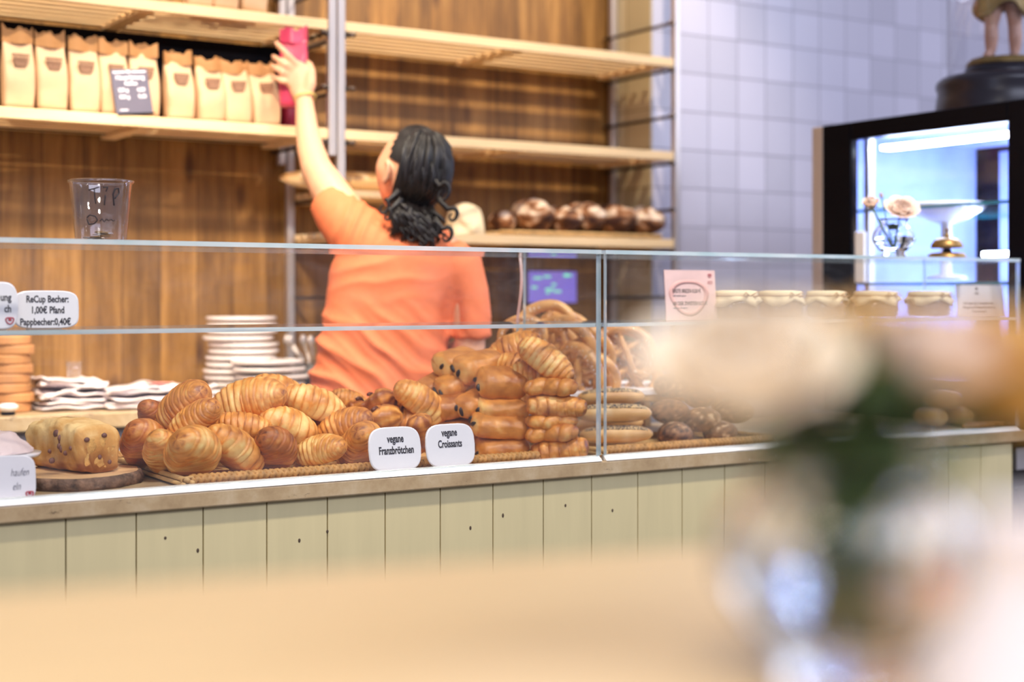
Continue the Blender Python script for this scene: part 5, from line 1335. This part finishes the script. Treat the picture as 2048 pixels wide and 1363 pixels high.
# hair: cap over the scalp and many waved locks, one mesh
def hairy(d): return d.y < .02+.50*max(0, d.z) and not (abs(d.x) > .78 and d.z < .20 and d.y > -.42) and d.z > -.62
rnd = random.Random(12); mb = MB(); NE, NA = 40, 64; idx = {}; vs_ = []
for i in range(NE+1):
    el = -pi/2+.03+(pi-.06)*i/NE
    for k in range(NA):
        d = sph(2*pi*k/NA, el); r_ = 1.075+.018*noise.noise(Vector((d.x*9, d.y*9, d.z*3)))
        vs_.append(HC+inv+HM @ (head_r(d)*r_)); idx[(i, k)] = d
fs = []
for i in range(NE):
    for k in range(NA):
        k2 = (k+1) % NA
        if all(hairy(idx[q]) for q in ((i, k), (i, k2), (i+1, k2), (i+1, k))): fs.append((i*NA+k, i*NA+k2, (i+1)*NA+k2, (i+1)*NA+k))
mb.add(vs_, fs)
def slerp(a, b, t):
    v = a*(1-t)+b*t; return v.normalized()
for n_ in range(330):
    az = pi+radians(rnd.uniform(-98, 98)); el = radians(rnd.choice([rnd.uniform(15, 80), rnd.uniform(-15, 50)]))
    d0 = sph(az, el); t_ = 0
    while not hairy(d0) and t_ < 30: az = pi+radians(rnd.uniform(-90, 90)); d0 = sph(az, el); t_ += 1
    side = (az-pi)/radians(115)      # sin(az) sign: az>pi gives x<0 = viewer's left
    an = pi+radians(115)*side*.62; dn = sph(an, radians(rnd.uniform(-46, -26)))
    if any((lambda e: abs(e.x) > .70 and e.y > -.40 and e.z < .28)(slerp(d0, dn, q/9)) for q in range(10)): continue
    off = rnd.uniform(1.06, 1.24); pts = []
    for q in range(10): dd = slerp(d0, dn, q/9); wv_ = .09*sin(q*.9+off*90)*q/9; pts.append(HC+inv+HM @ (head_r((dd+Vector((wv_, 0, wv_*.4))).normalized())*(1.03+(off-1.03)*min(1, q/3))))
    p0 = pts[-1]; ex = 836-60*side+rnd.uniform(-14, 14); ey = rnd.uniform(424, 470)+(14 if abs(side) < .5 else 0)+(12 if side < -.3 else 0)
    pe = pt(ex, ey, 3.868-.010*rnd.random()); amp = rnd.uniform(.008, .020); ph = rnd.uniform(0, 6.28); fr = rnd.uniform(5, 9)
    for q in range(1, 15):
        f = q/14; b = p0*(1-f)+pe*f; b = b+(-FWD)*.026*sin(pi*f)+RGT*side*.010*sin(pi*f); a_ = amp*f
        pts.append(b+RGT*a_*sin(ph+fr*f)+UP*a_*.5*cos(ph+fr*1.1*f)-FWD*a_*.4*cos(ph+fr*f))
    r0 = rnd.uniform(.0060, .0105); T = len(pts)
    rr = [r0*(.45+.55*min(1, q/4))*(1 if q < T*.7 else max(.22, 1-(q/T-.7)*2.4)) for q in range(T)]
    mb.tube(pts, rr, 7, flat=.6)
# the loose curls at the ends seen against the shirt
for (px, py, r_) in ((767, 424, .016), (823, 478, .018), (893, 480, .016), (885, 395, .020), (865, 470, .018), (905, 440, .014), (775, 440, .012), (845, 492, .012)):
    c_ = pt(px, py, 3.858); pts = [c_+RGT*(r_*.2*cos(a))+RGT*(r_*sin(a*1.0)*(1-a/9))+UP*(r_*1.4*cos(a)*(1-a/9)+.012) for a in [k*.35 for k in range(17)]]
    pts = [pt(px+(838-px)*.45, py-45, 3.862), pt(px+(838-px)*.15, py-22, 3.86)]+pts
    mb.tube(pts, [.009, .008]+[.0065-.00028*k for k in range(17)], 7)
ho = obj('hair', mb, M['hair'], P, smooth=True)

# shirt: trunk, raised sleeve, hanging sleeve fused, then folded
mb = MB(); rings = []
rows = [(880, 612, 905, .14), (840, 610, 903, .14), (802, 613, 900, .137), (770, 622, 899, .134), (720, 634, 899, .128), (670, 643, 899, .124), (620, 650, 908, .122), (570, 656, 926, .122), (530, 662, 936, .118),
        (505, 676, 928, .108), (482, 700, 912, .098), (462, 732, 898, .085), (446, 770, 882, .070), (436, 788, 872, .064)]
for py, l, r, dp in rows:
    c_ = pt((l+r)/2, py, ZP); hw = (r-l)/2/F*ZP; ring = []
    for k in range(48):
        a = 2*pi*k/48; e = .82; cc, ss = cos(a), sin(a)
        ring.append(c_+RGT*hw*(abs(cc)**e)*(1 if cc > 0 else -1)+FWD*dp*(abs(ss)**.9)*(1 if ss > 0 else -1))
    rings.append(ring)
mb.loft(rings)
mb.tube([pt(760, 505, 3.96), pt(735, 486, 3.96), pt(700, 453, 3.965), pt(674, 424, 3.985), pt(655, 397, 4.005)], [.092, .090, .076, .066, .056], 24)
mb.tube([pt(890, 520, 3.96), pt(918, 540, 3.955), pt(934, 590, 3.95), pt(939, 640, 3.95), pt(941, 676, 3.95)], [.07, .070, .060, .058, .055], 24)
so = fuse('shirt', mb, M['shirt'], .0068, 6, P)
me = so.data; nrm = [v.normal.copy() for v in me.vertices]
def sfold(x): return max(0, 1-abs(((x+.5) % 1.0)-.5)*2.4)**1.6
for v, n_ in zip(me.vertices, nrm):
    w_ = v.co-inv-CAM; dz = w_.dot(FWD); px = 1024+F*w_.dot(RGT)/dz; py = HOR-F*w_.z/dz
    nn_ = noise.noise(Vector((px*.012, py*.012, 1)))
    low = max(0, min(1, (py-585)/110)); d = 0
    # long folds fanning from the right armpit side to the lower left hem
    ph = (py-.55*(px-640)-.0009*(px-640)**2*.5)/62+.45*nn_
    d += .0125*low*sfold(ph)*(.45+.75*max(0, min(1, (900-px)/200)))
    ph2 = (py-.95*(px-640))/34+.6*nn_; d += .0035*low*sfold(ph2)
    # soft cross folds on the upper back
    up_ = exp(-((py-545)/45)**2)*exp(-((px-770)/110)**2); d += .006*up_*sfold((py+.15*px)/40+.5*nn_)
    # shoulder creases by the raised arm
    sh = exp(-((px-712)/38)**2-((py-452)/55)**2); d += .010*sh*sfold((px*.9+py*.45)/24+.6*nn_)
    # right sleeve crease
    rs = exp(-((px-905)/22)**2-((py-635)/55)**2); d -= .016*rs
    v.co += n_*d
me.update()
# trousers and shoes behind the counter
mb = MB(); b0 = root+inv
mb.tube([pt(765, 860, 3.97), pt(765, 930, 3.97), pt(765, 975, 3.97)], [.150, .152, .13], 24)
for s in (-1, 1):
    hx = RGT*(s*.095); mb.tube([pt(765, 930, 3.97)+hx*.8, b0+hx+UP*.68, b0+hx*1.1+UP*.45, b0+hx*1.15+UP*.05], [.118, .102, .082, .070], 20)
fuse('trousers', mb, M['trousers'], .01, 3, P)
for s in (-1, 1):
    hx = RGT*(s*.11); mb = MB(); rings = []
    for i in range(9):
        f = i/8; y = -.07+.26*f; w_ = .042+.012*sin(f*pi)-.01*f; h_ = .085-.045*f
        rings.append([b0+hx+FWD*y+RGT*(w_*cos(2*pi*k/16))+UP*max(.0, (h_/2+h_/2*sin(2*pi*k/16))) for k in range(16)])
    obj('shoe', mb.loft(rings), M['shoe'], P, smooth=True)
c_ = pt(610, 196, 4.22); ax_ = (WR-pt(606, 188, 4.225)).normalized(); a_ = ax_.orthogonal().normalized(); b_ = ax_.cross(a_)
obj('bracelet', MB().tube([c_+a_*.0305*cos(2*pi*k/32)+b_*.0305*sin(2*pi*k/32) for k in range(33)], .0026, 6), simple('cream_band', rgb(226, 204, 120), .5), P, smooth=True)

# the pink bag in the hand
bp = atD(585, 135, 4.262); bl = atD(587, 214, 4.262)
o = coffee_bag('pink_paper_bag', .082, .052, .232, M['pink'], M['pink'], 'glossy pink coffee bag held up in the raised left hand', None, bl, rz=-YAW, prn=False, seed=21)
obj('bag_sticker', MB().box(.004, .022, -.0300, -.0285, .100, .112), M['paper'], o)

# ------------------------------------------------------------------ blurred foreground
ZTB = 1.10
A_, B_ = atZ(0, 1182, ZTB), atZ(1300, 1096, ZTB); dr = (B_-A_).normalized(); nrm_ = Vector((dr.y, -dr.x, 0))
Mt = Matrix((dr, -nrm_, UP)).transposed().to_4x4(); Mt.translation = (A_+B_)/2-UP*ZTB
t = thing('bar_table', (0, 0, 0), 'pale wooden bar table out of focus across the bottom foreground', 'table', None, Mt)
obj('tabletop', MB().box(-1.1, .95, -.95, 0, ZTB-.035, ZTB), M['tabletop'], t, bev=.004)
for x in (-1.0, .85):
    for y in (-.88, -.07): obj('leg', MB().box(x-.03, x+.03, y-.03, y+.03, 0, ZTB-.0355), M['blackwood'], t)
v = atZ(1690, 1353, ZTB)
t = thing('flower_vase', (v.x, v.y, ZTB+.0005), 'out of focus ribbed glass vase on the table at the lower right', 'vase')
obj('vase_glass', MB().lathe(prof, 64, wob=lambda a, z: 1+.024*cos(14*a)*(1 if .015 < z < .085 else 0)), M['vaseglass'], t, smooth=True)
obj('water', MB().lathe([(0, .0132), (.02, .0142), (.0372, .024), (.0492, .040), (.0512, .052), (.0472, .064), (.0385, .0755), (0, .0755)], 48), M['water'], t, smooth=True)
b_ = (v.x, v.y, ZTB+.035)
for px, py, z, tl, r_, hg, op, mt, lb, sd in [
    (1490, 690, .60, (radians(18), radians(-22), 0), .042, .040, 1.0, 'cream_rose', 'large pale cream pink rose out of focus at the left of the near bunch', 2),
    (1610, 690, .635, (radians(5), radians(-8), 0), .038, .045, .95, 'tan_rose', 'peach rose out of focus behind the large pale one', 4),
    (1750, 665, .67, (radians(-12), radians(6), 0), .036, .044, .95, 'tan_rose', 'tan peach rose out of focus in the middle of the near bunch', 7),
    (1850, 690, .60, (radians(5), radians(18), 0), .030, .040, .9, 'rose', 'pinkish rose out of focus right of the middle of the near bunch', 8),
    (1985, 735, .64, (radians(5), radians(34), 0), .046, .050, 1.0, 'tan_rose', 'orange peach rose out of focus at the right edge of the near bunch', 9)]:
    q = atD(px, py, z); fl('garden_rose', lb, 'flower', 'out of focus roses in the near vase', (q.x, q.y, q.z-.02), tl, r_, hg, op, M[mt], b_, sd, 7, 5)
mb = MB(); rnd = random.Random(6)
for k in range(44):
    a = rnd.uniform(0, 6.28); z0 = rnd.uniform(.08, .135); leafm(mb, (v.x+.014*cos(a), v.y+.014*sin(a), ZTB+z0), (cos(a), sin(a), rnd.uniform(-.2, .5)), rnd.uniform(.028, .044), rnd.uniform(.012, .018))
for k in range(9):
    a = k*.7; mb.tube([(v.x+.012*cos(a+2), v.y+.012*sin(a+2), ZTB+.02), (v.x+.010*cos(a), v.y+.010*sin(a), ZTB+.09), (v.x+.03*cos(a), v.y+.03*sin(a), ZTB+.15)], .003, 6)
o = obj('leaf_bunch', mb, M['leaf'], smooth=True); tag(o, 'dark green leaves and stems out of focus in the near vase', 'leaves')
j = atZ(2112, 1500, ZTB); j = atD(2112, 1500, .46); j.z = ZTB
t = thing('milk_jug', (j.x, j.y, ZTB+.0005), 'white ceramic jug out of focus in the lower right corner', 'jug')
obj('jug_body', MB().lathe([(0, 0), (.036, 0), (.043, .012), (.044, .028), (.036, .050), (.025, .068), (.0225, .078), (.0245, .088), (.0268, .091), (.025, .0905), (.0205, .078), (.030, .05), (.038, .02), (0, .006)], 48), M['porcelain'], t, smooth=True)
h_ = RGT; obj('handle', MB().tube([h_*.026+UP*.078, h_*.045+UP*.080, h_*.056+UP*.060, h_*.050+UP*.038, h_*.040+UP*.034], .0042, 10), M['porcelain'], t, smooth=True)
